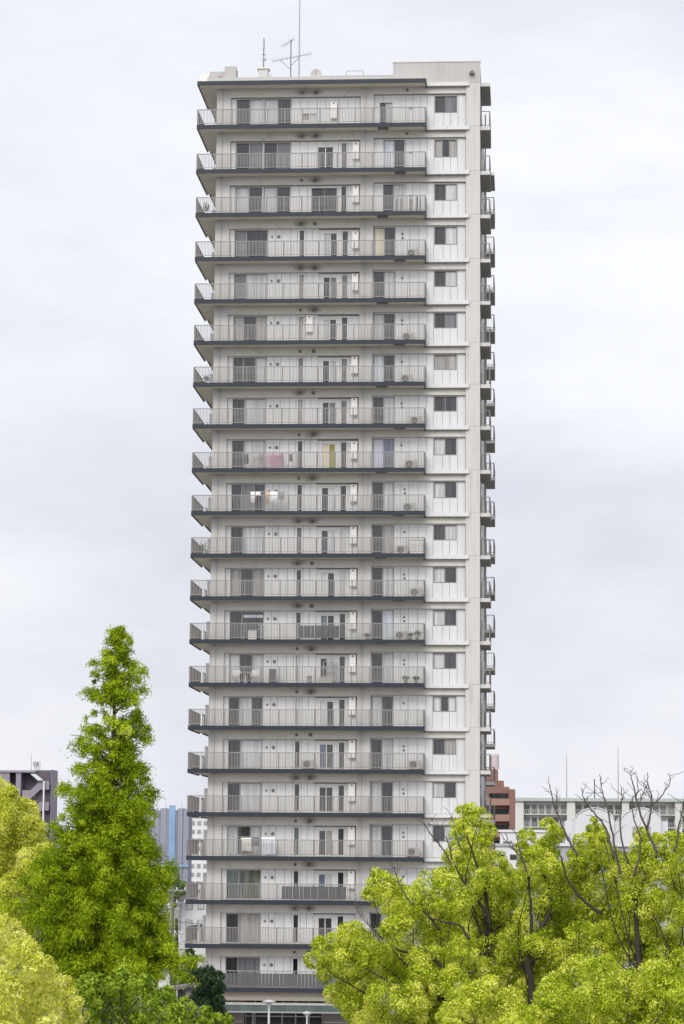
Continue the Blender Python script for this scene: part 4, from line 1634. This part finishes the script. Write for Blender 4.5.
# brown timber pergola half hidden under the conifer
pg = thing('pergola', 'grey roofed pergola on dark posts under the conifer', 'pergola', (at(180, 990, CAM[1]+120)[0], CAM[1]+120, 0))
Yp = CAM[1]+120
for px in (168, 174, 180, 184):
    b = MB()
    x, z = far_xz(px, 986, Yp)
    b.box(x-0.1, x+0.1, Yp-0.1, Yp+0.1, 0, z, M['dark'])
    b.build('post', pg)
b = MB()
x0, z = far_xz(150, 993, Yp)
x1, z1 = far_xz(187, 988, Yp)
b.prism([(x0, z), (x1, z1), (x1, z1+0.13), (x0, z+0.13)], Yp-0.6, Yp+2.5, plain('pergola_timber', (0.16, 0.145, 0.13), 0.8))
b.build('roof', pg)

# red brick block right of the tower
brick = weathered('red_brick_tile', (0.185, 0.098, 0.076), (0.125, 0.068, 0.055), 0.6, 0.7)
brick_l = weathered('pink_brick_parapet', (0.25, 0.142, 0.115), (0.175, 0.1, 0.084), 0.5, 0.7)
Y3 = 321.0
bd = thing('brick_building', 'stepped red brick apartment block at the right side of the tower', 'building', (at(500, 865, Y3)[0], Y3, 0))
b = MB()
x470, x510, x515 = far_xz(465, 800, Y3)[0], far_xz(509.5, 800, Y3)[0], far_xz(515, 800, Y3)[0]
z787 = far_xz(500, 788, Y3)[1]
b.box(x470, x510, Y3+1.6, Y3+15, 0, z787, brick)
b.box(x510, x515, Y3, Y3+15, 0, z787-0.2, brick)
b.box(x470, far_xz(497.5, 800, Y3)[0], Y3+3, Y3+12, z787, far_xz(497, 769, Y3)[1], brick)
b.box(far_xz(497.5, 800, Y3)[0], far_xz(503.5, 800, Y3)[0], Y3+3.2, Y3+10, z787, far_xz(500, 780, Y3)[1], brick)
b.box(far_xz(503.5, 800, Y3)[0], far_xz(509, 800, Y3)[0], Y3+3.4, Y3+9, z787, far_xz(500, 786, Y3)[1], brick_l)
b.build('wall', bd)
for i in range(6):
    z = far_xz(500, 798.5, Y3)[1]-i*2.93
    f = MB()
    f.box(x470, x510-0.01, Y3, Y3+0.25, z-1.25, z, brick_l)
    f.box(x470, x510-0.01, Y3+0.251, Y3+1.59, z-1.3, z-1.05, brick_l)
    f.build('balcony', bd)
    f = MB()
    f.box(far_xz(489, 800, Y3)[0], far_xz(508, 800, Y3)[0], Y3+1.5, Y3+1.595, z-0.9, z+1.0, M['D'])
    f.build('window', bd)
b = MB()
b.lathe((far_xz(494.5, 760, Y3)[0], Y3+6, far_xz(494, 768, Y3)[1]), [(0.78, 0), (0.8, 2.6), (0.6, 2.9)], plain('tank_panel', (0.42, 0.37, 0.37), 0.6), 16)
b.build('water_tank', bd)

# long white apartment slab with a pale green roof edge
Y4 = 440.0
mint = plain('mint_roof_edge', (0.32, 0.365, 0.335), 0.6)
slabw = weathered('slab_white', (0.50, 0.50, 0.46), (0.38, 0.38, 0.35), 0.5)
bd = thing('long_apartment_block', 'long white apartment slab with a pale green roof edge at right', 'building', (at(600, 865, Y4)[0], Y4, 0))
xa, zt = far_xz(515.5, 801, Y4)
xb = far_xz(760, 801, Y4)[0]
b = MB()
b.box(xa, xb, Y4+1.8, Y4+14, 0, zt, slabw)
for pa, pb_ in ((515.5, 523.5), (567, 575), (622, 629), (675, 682), (728, 735)):
    b.box(far_xz(pa, 801, Y4)[0], far_xz(pb_, 801, Y4)[0], Y4, Y4+1.79, 0, zt, slabw)
b.build('wall', bd)
b = MB()
b.box(xa-0.5, xb, Y4-0.6, Y4+15, zt, zt+0.75, mint)
b.build('roof', bd)
rb = random.Random(5)
for pa, pb_ in ((523.5, 567), (575, 622), (629, 675), (682, 728)):
    x0, x1 = far_xz(pa, 801, Y4)[0], far_xz(pb_, 801, Y4)[0]
    for j in range(7):
        z = zt-2.9*(j+1)
        f = MB()
        f.box(x0+0.01, x1-0.01, Y4+0.1, Y4+1.79, z-0.2, z, slabw)
        o = f.build('balcony', bd)
        f = MB()
        for i in range(int((x1-x0)/0.5)):
            f.box(x0+0.1+i*0.5, x0+0.3+i*0.5, Y4+0.12, Y4+0.16, z+0.1, z+0.95, M['frame'])
        f.box(x0+0.01, x1-0.01, Y4+0.11, Y4+0.17, z+0.951, z+1.05, M['frame'])
        f.build('railing', o)
        f = MB()
        w = (x1-x0)/6
        for i in range(6):
            f.box(x0+w*i+0.25, x0+w*(i+1)-0.25, Y4+1.7, Y4+1.795, z+0.05, z+2.1, M[rb.choice('DDMGDM')])
        f.build('window', bd)

# the far hall with two arched gables
Y5 = 290.0
archw = plain('arched_hall_white', (0.51, 0.51, 0.525), 0.6, 0, 0.4, 0.04, 0.4)


def arc_pts(x0, x1, z0, z1, half, n=16):
    """shallow round arch from (x1,z0) over the crown z1 to (x0,z0)"""
    out = []
    for i in range(n+1):
        a = half-2*half*i/n
        out.append(((x0+x1)/2+(x1-x0)/2*math.sin(a)/math.sin(half), z0+(z1-z0)*(math.cos(a)-math.cos(half))/(1-math.cos(half))))
    return out


bd = thing('arched_hall', 'white hall with two round arched gables behind the leafless branches', 'building', (at(615, 865, Y5)[0], Y5, 0))
b = MB()
for pa, pb_, pt, pe in ((575, 614, 808, 818), (622, 661, 808, 817)):
    x0, x1 = far_xz(pa, 820, Y5)[0], far_xz(pb_, 820, Y5)[0]
    z1, z0 = far_xz(600, pt, Y5)[1], far_xz(600, pe, Y5)[1]
    poly = [(x0, 0), (x1, 0), (x1, z0)]+arc_pts(x0, x1, z0, z1, 1.0)[1:-1]+[(x0, z0)]
    b.prism(poly, Y5, Y5+30, archw)
b.box(far_xz(565, 820, Y5)[0], far_xz(668, 820, Y5)[0], Y5+0.6, Y5+30, 0, far_xz(600, 821, Y5)[1], archw)
b.build('wall', bd)
for pa, pb_, pt, pe in ((575, 614, 808, 818), (622, 661, 808, 817)):
    x0, x1 = far_xz(pa, 820, Y5)[0], far_xz(pb_, 820, Y5)[0]
    z1, z0 = far_xz(600, pt, Y5)[1], far_xz(600, pe, Y5)[1]
    r_ = MB()
    r_.tube([(x, Y5-0.05, z) for x, z in arc_pts(x0, x1, z0, z1, 1.0)], 0.13, plain('hall_trim', (0.42, 0.42, 0.435), 0.6), 6)
    r_.build('gable_trim', bd)
    w_ = MB()
    w_.box(x0+1.8, x1-1.8, Y5-0.06, Y5-0.004, z0-3.6, z0-1.6, M['G'])
    w_.build('window', bd)
block('grey_roof_house', 'low house with a grey roof below the brick block', 190, 495, 532, 846, 14, white_far, 2, 'D', 3, 14, 0.4, roofm=grey_far, first=8)
block('white_house', 'plain white low house below the long apartment slab', 230, 500, 560, 832, 10, white_far, 2, 'M', 4, 14, 0.4, first=9)
block('grey_roof_house', 'wide low house with pale roof behind the camphor crowns', 130, 545, 690, 846, 14, grey_far, 1, 'D', 8, 14, 0.4, roofm=white_far, first=5)
Y6 = 70.0
bd = thing('vaulted_shed', 'white vaulted roof shed glimpsed between two camphor crowns', 'building', (at(525, 880, Y6)[0], Y6, 0))
b = MB()
x0, z0 = far_xz(508, 882, Y6)
x1 = far_xz(552, 882, Y6)[0]
z1 = far_xz(525, 868, Y6)[1]
b.box(x0+0.1, x1-0.1, Y6+0.1, Y6+14, 0, z0, white_far)
b.build('wall', bd)
b = MB()
b.prism([(x0, z0+0.002), (x1, z0+0.002)]+[((x0+x1)/2+(x1-x0)/2*math.cos(a), z0+0.1+(z1-z0)*math.sin(a)) for a in [PI*i/14 for i in range(15)]], Y6, Y6+14.5, archw)
b.build('roof', bd)

for px, pt, lab in ((566.5, 755, 'left tall thin mast on the long white slab roof'), (618, 747, 'right taller thin mast on the long white slab roof')):
    x, z = far_xz(px, pt, Y4+5)
    b = MB()
    b.tube([(x, Y4+5, zt+0.5), (x, Y4+5, z)], [0.16, 0.06], M['grey'], 7)
    tag(b.build('mast'), lab, 'mast', 'thin masts on far roofs')
x, z = far_xz(594.5, 779, Y4+4)
ta = thing('tv_antenna', 'far television antenna with one cross bar on the long white slab roof', 'antenna', (x, Y4+4, zt))
b = MB()
b.tube([(x, Y4+4, zt+0.5), (x, Y4+4, z)], 0.13, M['dark'], 6)
b.build('pole', ta)
b = MB()
b.tube([(x-2, Y4+4, z-3.2), (x+1.6, Y4+4, z-3.2)], 0.07, M['dark'], 5)
for i in range(7):
    b.tube([(x-2+i*0.6, Y4+3.6, z-3.1), (x-2+i*0.6, Y4+4.4, z-3.3)], 0.04, M['dark'], 4)
b.build('array', ta)

# ------------------------------------------------------------------ light and sky
SUN_EL = math.radians(36)
SUN_AZ = math.radians(192)       # clockwise from +Y: behind the camera, a little to its left
sd = np.array([math.sin(SUN_AZ)*math.cos(SUN_EL), math.cos(SUN_AZ)*math.cos(SUN_EL), math.sin(SUN_EL)])
sl = bpy.data.lights.new('sun', 'SUN')
sl.energy = 1.4
sl.angle = math.radians(22)
sl.color = (1.0, 0.955, 0.88)
so = bpy.data.objects.new('sun', sl)
COL.objects.link(so)
so.rotation_euler = Vector(sd).to_track_quat('Z', 'Y').to_euler()

w = bpy.data.worlds.new('World')
scene.world = w
w.use_nodes = True
nt = w.node_tree
L = nt.links.new
bg = nt.nodes['Background']
sky = nt.nodes.new('ShaderNodeTexSky')
sky.sky_type = 'NISHITA'
sky.sun_disc = False
sky.sun_elevation = SUN_EL
sky.sun_rotation = SUN_AZ
sky.air_density = 1.0
sky.dust_density = 4.0
tc = nt.nodes.new('ShaderNodeTexCoord')


def math_node(op, a=None, b=None, clamp=False):
    n = nt.nodes.new('ShaderNodeMath')
    n.operation = op
    n.use_clamp = clamp
    for i, v in enumerate((a, b)):
        if v is None:
            continue
        if isinstance(v, (int, float)):
            n.inputs[i].default_value = v
        else:
            L(v, n.inputs[i])
    return n.outputs[0]


def vscale(sx, sy, sz):
    mp = nt.nodes.new('ShaderNodeMapping')
    mp.inputs['Scale'].default_value = (sx, sy, sz)
    L(tc.outputs['Generated'], mp.inputs['Vector'])
    return mp.outputs['Vector']


def noise(vec, sc, det, ro=0.55):
    n = nt.nodes.new('ShaderNodeTexNoise')
    n.inputs['Scale'].default_value = sc
    n.inputs['Detail'].default_value = det
    n.inputs['Roughness'].default_value = ro
    L(vec, n.inputs['Vector'])
    return n.outputs['Fac']


# broad stretched cloud sheets
c1 = noise(vscale(1, 1, 2.0), 3.0, 5, 0.5)
c2 = noise(vscale(1, 1, 2.8), 9.0, 7, 0.62)
cmix = math_node('ADD', math_node('MULTIPLY', c1, 0.74), math_node('MULTIPLY', c2, 0.26))
ramp = nt.nodes.new('ShaderNodeValToRGB')
ramp.color_ramp.elements[0].position = 0.36
ramp.color_ramp.elements[0].color = (0.575, 0.587, 0.655, 1)
ramp.color_ramp.elements[1].position = 0.62
ramp.color_ramp.elements[1].color = (0.815, 0.822, 0.86, 1)
L(cmix, ramp.inputs['Fac'])
# overcast sky, brightened overhead and behind the camera, out of view, to light walls
sep = nt.nodes.new('ShaderNodeSeparateXYZ')
L(tc.outputs['Generated'], sep.inputs[0])
dot = nt.nodes.new('ShaderNodeVectorMath')
dot.operation = 'DOT_PRODUCT'
L(tc.outputs['Generated'], dot.inputs[0])
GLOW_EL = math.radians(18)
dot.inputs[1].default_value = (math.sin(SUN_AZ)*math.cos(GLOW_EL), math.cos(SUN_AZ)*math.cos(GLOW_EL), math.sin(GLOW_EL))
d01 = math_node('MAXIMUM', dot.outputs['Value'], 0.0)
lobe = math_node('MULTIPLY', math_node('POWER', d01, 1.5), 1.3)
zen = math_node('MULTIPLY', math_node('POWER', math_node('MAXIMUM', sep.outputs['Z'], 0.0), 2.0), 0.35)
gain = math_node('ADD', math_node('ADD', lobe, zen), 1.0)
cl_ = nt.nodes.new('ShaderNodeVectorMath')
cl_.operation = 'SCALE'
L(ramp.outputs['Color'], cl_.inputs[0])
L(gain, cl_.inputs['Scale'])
sc_ = nt.nodes.new('ShaderNodeVectorMath')
sc_.operation = 'SCALE'
L(cl_.outputs[0], sc_.inputs[0])
sc_.inputs['Scale'].default_value = 10.0     # the cloud sheet on the scale of the physical sky (background strength 0.1)
mx = nt.nodes.new('ShaderNodeMix')
mx.data_type = 'RGBA'
mx.inputs['Factor'].default_value = 0.94
L(sky.outputs['Color'], mx.inputs['A'])
L(sc_.outputs[0], mx.inputs['B'])
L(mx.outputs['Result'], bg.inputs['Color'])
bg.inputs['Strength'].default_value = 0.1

vs = scene.view_settings
vs.view_transform = 'Standard'
vs.look = 'None'
vs.exposure = 0.32
vs.gamma = 1.0
vs.use_curve_mapping = False
scene.render.resolution_x = 684
scene.render.resolution_y = 1024

print('leaves', N_LEAF)
